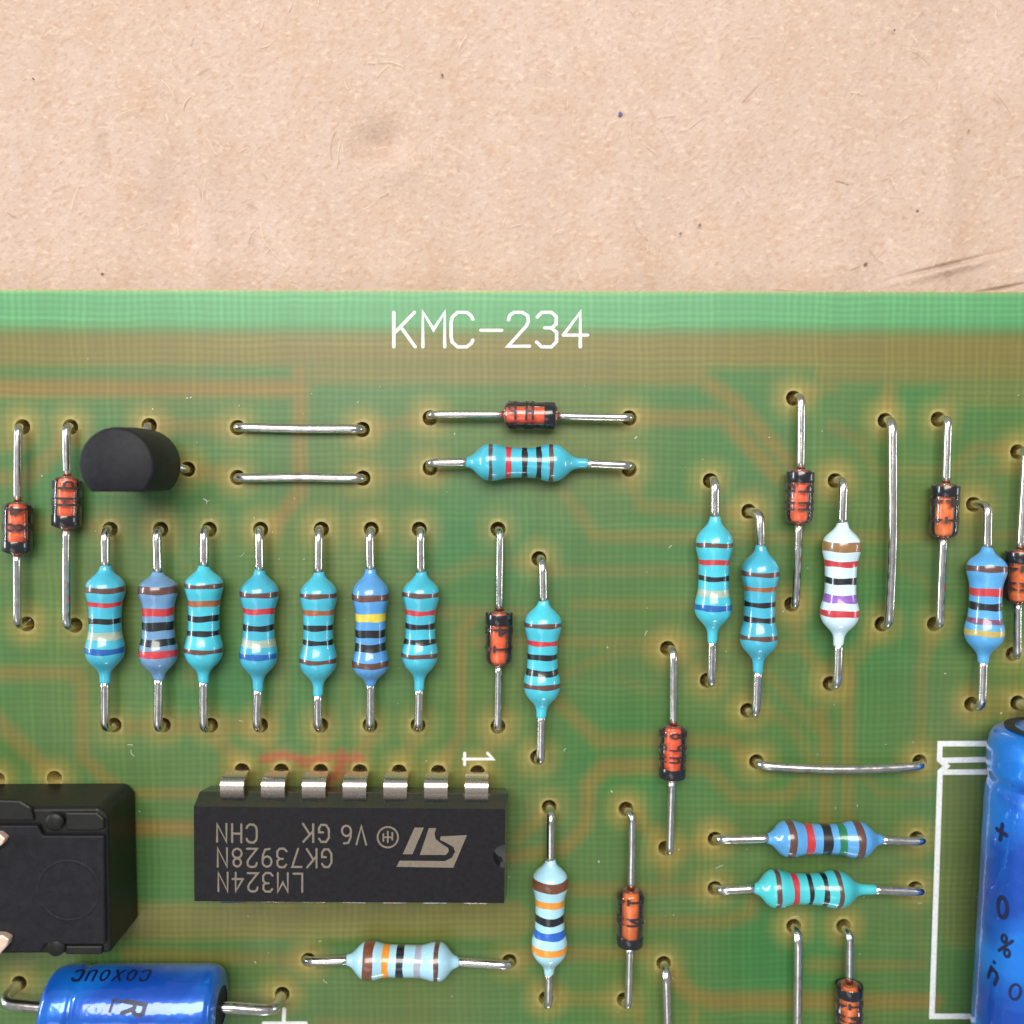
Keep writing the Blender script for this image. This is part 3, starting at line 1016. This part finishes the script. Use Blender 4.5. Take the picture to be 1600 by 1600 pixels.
# ------------------------------------------------------------------ diodes
def glass_material():
    m, nt, p = new_mat('diode_glass')
    out = nt.nodes['Material Output']
    nt.nodes.remove(p)
    tr = node(nt, 'ShaderNodeBsdfTransparent')
    tr.inputs[0].default_value = (0.96, 0.95, 0.93, 1)
    gl = node(nt, 'ShaderNodeBsdfGlossy', Roughness=0.02)
    gl.inputs[0].default_value = (1, 1, 1, 1)
    df = node(nt, 'ShaderNodeBsdfDiffuse')
    df.inputs[0].default_value = (0.55, 0.50, 0.44, 1)
    fr = node(nt, 'ShaderNodeFresnel', IOR=1.5)
    lw = node(nt, 'ShaderNodeLayerWeight', Blend=0.35)
    m1 = node(nt, 'ShaderNodeMixShader')
    link(nt, math_n(nt, 'MULTIPLY', math_n(nt, 'POWER', lw.outputs['Facing'], 2.0), 0.5), m1.inputs[0])
    link(nt, tr.outputs[0], m1.inputs[1])
    link(nt, df.outputs[0], m1.inputs[2])
    m2 = node(nt, 'ShaderNodeMixShader')
    link(nt, fr.outputs[0], m2.inputs[0])
    link(nt, m1.outputs[0], m2.inputs[1])
    link(nt, gl.outputs[0], m2.inputs[2])
    link(nt, m2.outputs[0], out.inputs[0])
    return m


GLASS = glass_material()
CORE = plain('orange_core', (0.84, 0.15, 0.045), 0.35, vary=0.3, scale=22, coat=0.3, per_object=True)
BLACK_PAINT = plain('black_band_paint', (0.012, 0.012, 0.016), 0.22, coat=0.6, vary=0.2)
BLACK_INK = plain('black_ink', (0.030, 0.018, 0.018), 0.5, vary=0.2)


def diode(ha, hb, ta, tb, cath, text, label):
    AX, RG = 1.0, 0.87
    A, B = U(*ta, AX), U(*tb, AX)
    ang, mid = frame_of(A, B)
    rt = root('diode', (mid.x, mid.y, 0), ang, label, 'diode', 'small glass diodes on the board')
    M = Matrix.Translation((mid.x, mid.y, 0)) @ Matrix.Rotation(ang, 4, 'Z')
    inv = M.inverted()
    h = (B - A).length / 2
    n = 32
    prof = [(-h, .34), (-h + .03, .55), (-h + .12, .72), (-h + .28, .83), (-h + .5, RG), (h - .5, RG), (h - .28, .83), (h - .12, .72), (h - .03, .55), (h, .34)]
    up = lambda v: [(x, y, z + AX) for x, y, z in v]
    v, f = lathe_x(prof, n)
    mesh_obj('glass_tube', up(v), f, GLASS, rt)
    hc = h - 0.10
    core = [(-hc, .28), (-hc + .02, .46), (-hc + .3, .54), (hc - .3, .54), (hc - .02, .46), (hc, .28)]
    v, f = lathe_x(core, n)
    v, f = capped(v, f, n, len(core))
    auto_smooth(mesh_obj('core', up(v), f, CORE, rt))
    s = -1 if cath == 'a' else 1
    c0 = s * (h - 0.52)
    ring = [(c0 - .34, RG + .004), (c0 - .32, RG + .012), (c0 + .30, RG + .012), (c0 + .33, RG - .005)]
    v, f = lathe_x(ring, n)
    mesh_obj('cathode_band', up(v), f, BLACK_PAINT, rt)
    # lettering wrapped round the glass, reading round the tube; repeated on its far sides as printed
    span = 2 * h - 1.25
    x0 = -h + 0.30 if s > 0 else -h + 0.98
    H = min(0.62, span / max(1, len(text)) * 0.62)
    rr = RG + 0.010
    mp = lambda x, y, l: (x, (rr + l) * math.sin(y), (rr + l) * math.cos(y) + AX)
    for phi in (0.25, 1.55, -1.3):
        for ci, ch in enumerate(text):
            pcs = []
            for pl in GLYPH[ch]:
                dense = densify([Vector((a, b)) for a, b in pl], 0.2)
                pv, pf = ribbon(dense, 0.19)
                off = ci * span / len(text)
                pcs.append(([Vector((x0 + off + (0.62 - p.x) * H * 1.25, phi + (p.y - 0.5) * 1.15)) for p in pv], pf))
            flat_marks('letter', pcs, mp, BLACK_INK, rt)
    # tinned beads where the wires enter the glass
    lead(rt, inv, M @ Vector((-h + 0.06, 0, AX)), U(*ha), 0.25, 1.2)
    lead(rt, inv, M @ Vector((h - 0.06, 0, AX)), U(*hb), 0.25, 1.2)
    return rt


for d in DIO:
    diode(*d)


# ------------------------------------------------------------------ jumper wires
for ha, hb, bow, h, label in JMP:
    A, B = U(*ha), U(*hb)
    d = (B - A).normalized()
    side = Vector((-d.y, d.x, 0))
    top = [Vector((A.x, A.y, CARD_Z + 0.25)), Vector((A.x, A.y, h))]
    for k in range(1, 6):
        u = k / 6
        top.append(A.lerp(B, u) + side * bow * math.sin(math.pi * u) + Vector((0, 0, h + 0.05 * math.sin(3 * u))))
    top += [Vector((B.x, B.y, h)), Vector((B.x, B.y, CARD_Z + 0.25))]
    pts = jitter_path(fillet(top, [0.8] + [0.9] * (len(top) - 4) + [0.8], 6), 0.03)
    mid = (A + B) / 2
    v, f = tube([p - Vector((mid.x, mid.y, 0)) for p in pts], 0.29, 14)
    tag(mesh_obj('jumper_wire', v, f, TIN, loc=(mid.x, mid.y, 0)), label, 'jumper wire', 'bare jumper wires on the board')

# ------------------------------------------------------------------ transistor
EPOXY = plain('black_epoxy', (0.011, 0.011, 0.014), 0.5, vary=0.35, scale=25, bump=0.25, bscale=120, spec=0.2)


def transistor():
    zt, zb = 6.3, 1.7
    # outline of the D-shaped top, measured on the top level
    c = U(181, 726, zt)
    rt = root('transistor', (c.x, c.y, 0), 0, 'black half round transistor with flat face beside a glass diode', 'transistor')
    rad, flat = 2.23, -1.62
    a0 = math.asin(flat / rad)
    prof = []
    n = 40
    for k in range(n + 1):
        a = a0 + (math.pi - 2 * a0) * k / n
        prof.append((rad * math.cos(a), rad * math.sin(a)))
    for k in range(1, 8):
        u = k / 8
        prof.append((prof[n][0] + (prof[0][0] - prof[n][0]) * u, flat))
    v, f = [], []
    rings = [(zb, 0.94), (zb + .15, 0.985), (zb + 2.2, 1.0), (zt - .22, 0.97), (zt - .06, 0.95), (zt, 0.90)]
    m = len(prof)
    for z, s in rings:
        v += [(x * s, y * s, z) for x, y in prof]
    for i in range(len(rings) - 1):
        for k in range(m):
            k2 = (k + 1) % m
            f.append((i * m + k, i * m + k2, (i + 1) * m + k2, (i + 1) * m + k))
    f.append(tuple(range(m - 1, -1, -1)))
    f.append(tuple((len(rings) - 1) * m + k for k in range(m)))
    auto_smooth(mesh_obj('body', v, f, EPOXY, rt), 50)
    offs = [(0.0, 0.3), (1.27, 0.0), (-1.27, 0.0)]
    for (ox, oy), h in zip(offs, TR_HOLES):
        hl = U(*h) - Vector((c.x, c.y, 0))
        p = [Vector((ox, oy, zb + 0.2)), Vector((ox, oy, zb - 0.35)), Vector((hl.x, hl.y, 0.35)), Vector((hl.x, hl.y, CARD_Z + 0.25))]
        tv, tf = tube(fillet(p, [0.3, 0.35], 5), 0.27, 8)
        mesh_obj('lead', tv, tf, TIN, rt)


transistor()

# ------------------------------------------------------------------ integrated circuit
RESIN = plain('black_resin', (0.010, 0.009, 0.011), 0.46, vary=0.3, scale=30, bump=0.22, bscale=140, spec=0.2)
RESIN_SIDE = plain('polished_resin', (0.018, 0.017, 0.018), 0.07, vary=0.2, scale=30, spec=0.5)
LASER = plain('laser_mark', (0.17, 0.138, 0.105), 0.7, vary=0.12, scale=60)


def pin_material():
    m, nt, p = new_mat('tinned_pin')
    pos = obj_coord(nt)
    n = noise(nt, 50, 3, 0.6, pos)
    link(nt, mixc(nt, n, (0.76, 0.67, 0.58, 1), (0.64, 0.56, 0.48, 1)), p.inputs['Base Color'])
    p.inputs['Metallic'].default_value = 1.0
    link(nt, math_n(nt, 'MULTIPLY_ADD', n, 0.12, 0.2), p.inputs['Roughness'])
    return m


PIN = pin_material()


def chip():
    K = IC_K
    rt = root('integrated_circuit', (IC_C.x, IC_C.y, 0), IC_ANG, 'black fourteen pin chip with upside down lettering LM324N and notch', 'chip')
    L0, L1, L2 = 9.45, 9.62, 9.42
    W0, W1, W2 = 2.98, 3.2, 2.93
    Z0, Z1, ZN, Z2 = 0.5, 2.2, 3.3, 4.05
    tw = lambda z: (L1 + (L2 - L1) * (z - Z1) / (Z2 - Z1), W1 + (W2 - W1) * (z - Z1) / (Z2 - Z1))
    NR, NS = 0.72, 14

    def outline(lx, wy, notch):
        p = [(-lx, -wy), (lx, -wy)]
        for k in range(NS + 1):
            a = -math.pi / 2 + math.pi * k / NS
            p.append((lx - (NR * math.cos(a) if notch else 0), NR * math.sin(a)))
        p += [(lx, wy), (-lx, wy)]
        return p
    v, f = [], []
    rings = [(Z0, L0, W0, 0), (Z1 - .08, L1, W1, 0), (Z1 + .08, L1, W1, 0), (ZN, *tw(ZN), 0), (ZN + .001, *tw(ZN), 1), (Z2, *tw(Z2), 1)]
    for z, l, w, nt_ in rings:
        v += [(x * K, y * K, z) for x, y in outline(l, w, nt_)]
    m = NS + 5
    for i in range(len(rings) - 1):
        for k in range(m):
            k2 = (k + 1) % m
            f.append((i * m + k, i * m + k2, (i + 1) * m + k2, (i + 1) * m + k))
    f.append(tuple(range(m - 1, -1, -1)))
    f.append(tuple((len(rings) - 1) * m + k for k in range(m)))
    o = mesh_obj('body', v, f, [RESIN, RESIN_SIDE], rt, smooth=False)
    o.data.polygons.foreach_set('material_index', [1] * (len(f) - 1) + [0])
    bm = bmesh.new()
    bm.from_mesh(o.data)
    bmesh.ops.triangulate(bm, faces=[q for q in bm.faces if len(q.verts) > 4])
    bm.to_mesh(o.data)
    bm.free()
    auto_smooth(o, 20)
    # pins: shoulder at the parting line, then down and a little outward, narrowing into the hole
    th = 0.13
    path = [(2.9, Z1), (3.52, Z1), (3.68, Z1 - .03), (3.81, Z1 - .11), (3.91, Z1 - .24), (3.96, Z1 - .42), (3.99, 1.3), (3.97, .85), (3.90, .55), (3.84, .3), (3.81, -0.1), (3.81, CARD_Z + 0.25)]
    wid = [.74, .74, .74, .74, .74, .74, .73, .70, .52, .36, .25, .25]
    for i, h in enumerate(pin_holes):
        sgn = 1 if i < 7 else -1
        cx = ((i % 7) - 3) * 2.54 * K
        v, f = [], []
        nP = len(path)
        for j, ((y, z), w) in enumerate(zip(path, wid)):
            a = path[max(0, j - 1)]
            b = path[min(nP - 1, j + 1)]
            t = Vector((b[0] - a[0], b[1] - a[1])).normalized()
            nn = Vector((-t.y, t.x))
            for s2 in (1, -1):
                yy, zz = y * K + nn.x * th * s2, z + nn.y * th * s2
                v += [(cx - w, sgn * yy, zz), (cx + w, sgn * yy, zz)]
        for j in range(nP - 1):
            a, b = j * 4, (j + 1) * 4
            f += [(a, a + 1, b + 1, b), (a + 2, b + 2, b + 3, a + 3), (a, b, b + 2, a + 2), (a + 1, a + 3, b + 3, b + 1)]
        f += [(0, 2, 3, 1), ((nP - 1) * 4, (nP - 1) * 4 + 1, (nP - 1) * 4 + 3, (nP - 1) * 4 + 2)]
        auto_smooth(mesh_obj('pin', v, f, PIN, rt, smooth=True), 35)
    # marking on the top face
    M = (Matrix.Translation((IC_C.x, IC_C.y, 0)) @ Matrix.Rotation(IC_ANG, 4, 'Z')).inverted()

    def mapper(x, y, lift):
        p = M @ U(x, -y, Z2)
        return (p.x, p.y, Z2 + 0.012 + lift)
    for t, x0, x1, y0, y1 in (('LM324N', 340, 474, 1363, 1392), ('GK73928N', 339, 519, 1325, 1354), ('CHN', 338, 402, 1287, 1315), ('GK', 473, 515, 1287, 1315), ('V6', 533, 573, 1289, 1318)):
        flat_marks('lettering', word_px(t, x0, x1, y0, y1, 3.3, flip=True, slant=1.5), mapper, LASER, rt)
    pcs = []
    pcs.append(ribbon([(606 + 16 * math.cos(R(a)), -1308 + 16 * math.sin(R(a))) for a in range(0, 361, 15)], 2.8))
    for pl in ([(599, -1314), (599, -1303)], [(599, -1308), (613, -1308)], [(606, -1299), (606, -1316)], [(613, -1301), (613, -1312)]):
        pcs.append(ribbon(pl, 2.6))
    flat_marks('ring_mark', pcs, mapper, LASER, rt)
    Z = lambda pts: [Vector((280 + x / 2.909, -(1150 + y / 2.909))) for x, y in pts]
    polys = [[(1070, 416), (1112, 416), (1060, 537), (1016, 537)],
             [(1135, 418), (1168, 418), (1160, 445), (1166, 468), (1190, 488), (1222, 508), (1226, 524), (1212, 540), (1094, 540)],
             [(1188, 456), (1308, 450), (1246, 598), (988, 594), (1002, 566), (1208, 568), (1240, 552), (1254, 524), (1246, 504), (1216, 486), (1186, 472)]]
    flat_marks('logo', [(Z(p), [tuple(range(len(p)))]) for p in polys], mapper, LASER, rt)


chip()

# ------------------------------------------------------------------ electrolytic capacitors
def sleeve_material():
    m, nt, p = new_mat('blue_sleeve')
    pos = obj_coord(nt)
    rt_ = node(nt, 'ShaderNodeVectorRotate', rotation_type='Z_AXIS', Angle=R(-32))
    link(nt, pos, rt_.inputs['Vector'])
    st_ = node(nt, 'ShaderNodeMapping')
    st_.inputs['Scale'].default_value = (0.25, 1.3, 0.6)
    link(nt, rt_.outputs[0], st_.inputs['Vector'])
    n = noise(nt, 1.7, 3, 0.5, st_.outputs[0])
    link(nt, mixc(nt, ramp(nt, n, 0.42, 0.56), (0.005, 0.075, 0.46, 1), (0.010, 0.21, 0.78, 1)), p.inputs['Base Color'])
    p.inputs['Metallic'].default_value = 0.35
    p.inputs['Roughness'].default_value = 0.30
    p.inputs['Coat Weight'].default_value = 1.0
    p.inputs['Coat Roughness'].default_value = 0.05
    b = node(nt, 'ShaderNodeBump', Strength=0.22, Distance=0.03)
    link(nt, noise(nt, 5, 3, 0.55, pos), b.inputs['Height'])
    link(nt, b.outputs[0], p.inputs['Normal'])
    link(nt, b.outputs[0], p.inputs['Coat Normal'])
    return m


SLEEVE = sleeve_material()
RUBBER = plain('black_rubber', (0.015, 0.015, 0.018), 0.6, vary=0.2)
CAP_INK = plain('dark_print', (0.006, 0.010, 0.05), 0.4, vary=0.2)


def smooth_profile(pr, k=60):
    t = np.linspace(pr[0][0], pr[-1][0], k)
    r = np.interp(t, *zip(*pr))
    for _ in range(1):
        r[1:-1] = (r[:-2] + 2 * r[1:-1] + r[2:]) / 4
    return list(zip(t, r))


def capacitor(A, B, rad, label, marks, leads, groove_a, groove_b, text_r=0.02):
    """Axial can between world points A and B (on its axis)."""
    ang, mid = frame_of(A, B)
    rt = root('capacitor', (mid.x, mid.y, 0), ang, label, 'capacitor', 'blue axial capacitors on the board')
    M = Matrix.Translation((mid.x, mid.y, 0)) @ Matrix.Rotation(ang, 4, 'Z')
    inv = M.inverted()
    h, z = (B - A).length / 2, A.z
    n = 56
    k = rad
    prof = [(-h, .50 * k), (-h + .03 * k, .82 * k), (-h + .16 * k, .955 * k), (-h + .36 * k, k)]
    if groove_a:
        prof += [(-h + .72 * k, k), (-h + .84 * k, .93 * k), (-h + .96 * k, .985 * k)]
    prof += [(-h + 1.15 * k, k), (h - 1.15 * k, k)]
    if groove_b:
        prof += [(h - .96 * k, .985 * k), (h - .84 * k, .93 * k), (h - .72 * k, k)]
    prof += [(h - .36 * k, k), (h - .16 * k, .955 * k), (h - .03 * k, .82 * k), (h, .50 * k)]
    prof = smooth_profile(prof, 120)
    v, f = lathe_x(prof, n, None)
    mesh_obj('sleeve', [(x, y, q + z) for x, y, q in v], f, SLEEVE, rt)
    for s in (-1, 1):
        e = h - .10
        d = [(s * (e - .02), 0.78 * k), (s * (e + .02), .5 * k), (s * (e - .15), .3 * k), (s * e, .22)]
        v, f = lathe_x(d, n)
        mesh_obj('end_seal', [(x, y, q + z) for x, y, q in v], f, RUBBER, rt)
    rr = k + text_r

    def place(px, py):
        zz = z + rr
        for _ in range(60):
            q = inv @ U(px, py, zz)
            q.y = max(-0.97 * rr, min(0.97 * rr, q.y))
            zz = 0.65 * zz + 0.35 * (z + math.sqrt(rr * rr - q.y * q.y))
        return q.x, math.asin(q.y / rr)
    mp = lambda x, y, l: (x, (rr + l) * math.sin(y), (rr + l) * math.cos(y) + z)
    for ch, px, py, size, turn, w in marks:
        tx, phi = place(px, py)
        pcs = []
        for pl in GLYPH[ch]:
            dense = densify([Vector((a - 0.31, b - 0.5)) for a, b in pl], 0.12)
            pv, pf = ribbon(dense, w)
            c, sn = math.cos(turn), math.sin(turn)
            pcs.append(([Vector((tx + (p.x * c - p.y * sn) * size, phi + (p.x * sn + p.y * c) * size / rr)) for p in pv], pf))
        flat_marks('letter', pcs, mp, CAP_INK, rt)
    for s, hole, rise in leads:
        st = M @ Vector((s * (h - 0.3), 0, z))
        hl = U(*hole)
        out = M @ Vector((s * (h + 0.5), 0, z))
        top = Vector((hl.x, hl.y, z * rise))
        pts = fillet([st, out, top, Vector((hl.x, hl.y, CARD_Z + 0.25))], [0.5, 1.0], 8)
        v, f = tube([inv @ p for p in pts], 0.36, 14)
        mesh_obj('lead', v, f, TIN, rt)
    return rt


r1 = 2.55
capacitor(U(79, 1574, r1), U(346, 1574, r1), r1, 'short blue capacitor lying beside the black plastic block', [(ch, 122 + 21 * i, 1520 + (i % 2) * 2, 0.85, math.pi, 0.17) for i, ch in enumerate('CUOXOC')] + [('R', 209, 1576, 1.25, -math.pi / 2 - 0.15, 0.2), ('L', 189, 1574, 1.25, -math.pi / 2 - 0.15, 0.13)],
          [(-1, CAP_HOLES[0], 0.9), (1, CAP_HOLES[1], 0.75)], True, False)
r2 = 4.1
a2, b2 = U(1557, 1140, r2), U(1530, 1600, r2)
dirv = (b2 - a2).normalized()
A2 = a2 + Vector((r2, 0, 0))
B2 = A2 + dirv * 25.0
capacitor(A2, B2, r2, 'large blue capacitor with a printed plus sign inside the white outline', [('+', 1557, 1300, 1.25, math.pi / 2 - 0.1, 0.22), ('O', 1566, 1418, 1.25, math.pi / 2, 0.2), ('%', 1571, 1478, 1.25, math.pi / 2 - 0.25, 0.14), ('n', 1553, 1521, 1.2, math.pi / 2 - 0.3, 0.2), ('O', 1586, 1550, 1.05, math.pi / 2 - 0.3, 0.14), (':', 1533, 1507, 0.9, math.pi / 2 - 0.3, 0.25)],
          [(-1, CAP_HOLES[2], 0.5), (1, CAP_HOLES[3], 0.5)], True, False)

# ------------------------------------------------------------------ black plastic block at the board's end
PLASTIC = plain('black_plastic', (0.009, 0.009, 0.008), 0.42, vary=0.25, scale=12, bump=0.12, bscale=80, spec=0.3)
PLASTIC_TOP = plain('black_plastic_lid', (0.011, 0.011, 0.014), 0.5, vary=0.3, scale=18, bump=0.25, bscale=90, spec=0.2)
BRASS = plain('pale_copper', (0.78, 0.58, 0.44), 0.4, metallic=0.45, vary=0.1, scale=20)


def prism(pts, z0, z1):
    n = len(pts)
    v = [(x, y, z0) for x, y in pts] + [(x, y, z1) for x, y in pts]
    f = [tuple(range(n - 1, -1, -1)), tuple(range(n, 2 * n))] + [(k, (k + 1) % n, (k + 1) % n + n, k + n) for k in range(n)]
    return v, f


def block():
    ZT = 4.8
    p0, p1 = U(212, 1222), U(215, 1434)
    x1, y1, y0 = p0.x, p0.y, p1.y
    x0 = x1 - 15.0
    cx, cy = (x0 + x1) / 2, (y0 + y1) / 2
    rt = root('terminal_block', (cx, cy, 0), 0, 'black plastic connector block with pale copper contacts and round boss', 'connector')
    L = lambda px, py, z: (lambda q: (q.x - cx, q.y - cy))(U(px, py, z))
    hx, hy = (x1 - x0) / 2, (y1 - y0) / 2
    c = 0.55
    base = [(-hx, -hy), (hx, -hy), (hx, hy - c), (hx - c, hy), (-hx, hy)]
    v, f = prism(base, 0.02, ZT - 0.35)
    bevel(mesh_obj('housing', v, f, PLASTIC, rt, smooth=False), 0.22, 3)
    # lid with its two slots left open: plates either side of them
    zl = ZT - 0.36
    s = lambda *pts: [L(px, py, ZT) for px, py in pts]
    lid = s((-160, 1290), (58, 1290), (66, 1306), (162, 1306), (164, 1476), (70, 1476), (62, 1488), (-160, 1488))
    v, f = prism(lid[::-1], zl, ZT)
    bevel(mesh_obj('lid', v, f, PLASTIC_TOP, rt, smooth=False), 0.1, 2)
    v, f = prism(s((-160, 1246), (-160, 1284), (52, 1284), (46, 1262), (30, 1252))[::1], zl, ZT - 0.1)
    bevel(mesh_obj('rail', v, f, PLASTIC, rt, smooth=False), 0.12, 2)
    # round plugs in the slots
    for px, py in ((84, 1285), (86, 1482)):
        q = L(px, py, ZT)
        pr = [(0, .55), (.28, .55), (.36, .45), (.38, .01)]
        n = 24
        vv, ff = [], []
        for t, r in pr:
            vv += [(q[0] + r * math.cos(6.2832 * k / n), q[1] + r * math.sin(6.2832 * k / n), zl + t) for k in range(n)]
        for i in range(3):
            ff += [(i * n + k, i * n + (k + 1) % n, (i + 1) * n + (k + 1) % n, (i + 1) * n + k) for k in range(n)]
        mesh_obj('plug', vv, ff, PLASTIC, rt)
    for pts in (((100, 1271), (150, 1271), (161, 1281), (161, 1297), (150, 1300), (100, 1300)), ((100, 1480), (158, 1480), (158, 1494), (100, 1494))):
        v, f = prism(s(*pts)[::-1], zl, ZT - 0.14)
        bevel(mesh_obj('clip', v, f, PLASTIC, rt, smooth=False), 0.12, 2)
    # shallow round boss ring on the lid
    q = L(107, 1392, ZT)
    n, rr = 48, 1.85
    pr = [(rr - .14, -.02), (rr - .06, .022), (rr + .05, .022), (rr + .13, -.02)]
    vv, ff = [], []
    for r, t in pr:
        vv += [(q[0] + r * math.cos(6.2832 * k / n), q[1] + r * math.sin(6.2832 * k / n), ZT + t) for k in range(n)]
    for i in range(3):
        ff += [(i * n + k, i * n + (k + 1) % n, (i + 1) * n + (k + 1) % n, (i + 1) * n + k) for k in range(n)]
    mesh_obj('boss', vv, ff, PLASTIC_TOP, rt)
    for pts in (((-120, 1300), (-2, 1303), (8, 1311), (3, 1320), (-16, 1333), (-120, 1400)), ((-120, 1456), (4, 1462), (14, 1468), (11, 1478), (-18, 1510), (-120, 1530))):
        v, f = prism([L(px, py, ZT + 0.5) for px, py in pts][::-1], ZT - 0.05, ZT + 0.5)
        bevel(mesh_obj('contact', v, f, BRASS, rt, smooth=False), 0.08, 2)
    for h in BOX_HOLES:
        hl = U(*h) - Vector((cx, cy, 0))
        tv, tf = tube([Vector((hl.x, hl.y - 0.1, -1.25)), Vector((hl.x, hl.y - 0.1, -1.5)), Vector((hl.x, hl.y - 0.1, CARD_Z + 0.25))], 0.3, 8)
        mesh_obj('lead', tv, tf, TIN, rt)


block()

# ------------------------------------------------------------------ lint on the board
lv, lf = [], []


def lint(px, py, L, cur, r, a):
    c = U(px, py, 0.04)
    pts, p = [], c
    for q in range(6):
        pts.append(p)
        a += cur / 5
        p = p + Vector((math.cos(a), math.sin(a), 0.01)) * (L / 5)
    v, f = tube(pts, r, 5)
    o = len(lv)
    lv.extend(v)
    lf.extend([tuple(i + o for i in q) for q in f])


for px, py, L, cur in ((322, 788, .5, 2.5), (328, 782, .5, -1.5), (375, 870, .4, 1), (205, 1172, .5, 1.5), (208, 1165, .4, 1), (294, 622, .12, 0), (299, 620, .12, 0), (240, 640, .1, 0), (995, 682, .2, 0), (1255, 800, .4, 1.2), (1050, 852, .3, .8),
                       (885, 1170, .3, 2), (1012, 985, .4, .6), (1248, 1432, .5, 1), (1440, 1412, .3, 2), (1130, 1352, .6, .5), (380, 1128, .3, 1), (505, 1530, .4, 1), (955, 1235, .15, 1), (935, 1345, .12, 0)):
    lint(px, py, L, cur, 0.016 if L > .25 else 0.04, random.uniform(0, 6))
for _ in range(110):
    lint(random.uniform(-30, 1630), random.uniform(560, 1600), random.choice([.05, .08, .14]), random.uniform(-2, 2), random.uniform(.010, .026), random.uniform(0, 6))
lo = mesh_obj('lint', lv, lf, plain('pale_lint', (0.62, 0.62, 0.50), 0.8))
lo['kind'] = 'stuff'
tag(lo, 'pale specks of lint and dust scattered over the green board', 'lint')
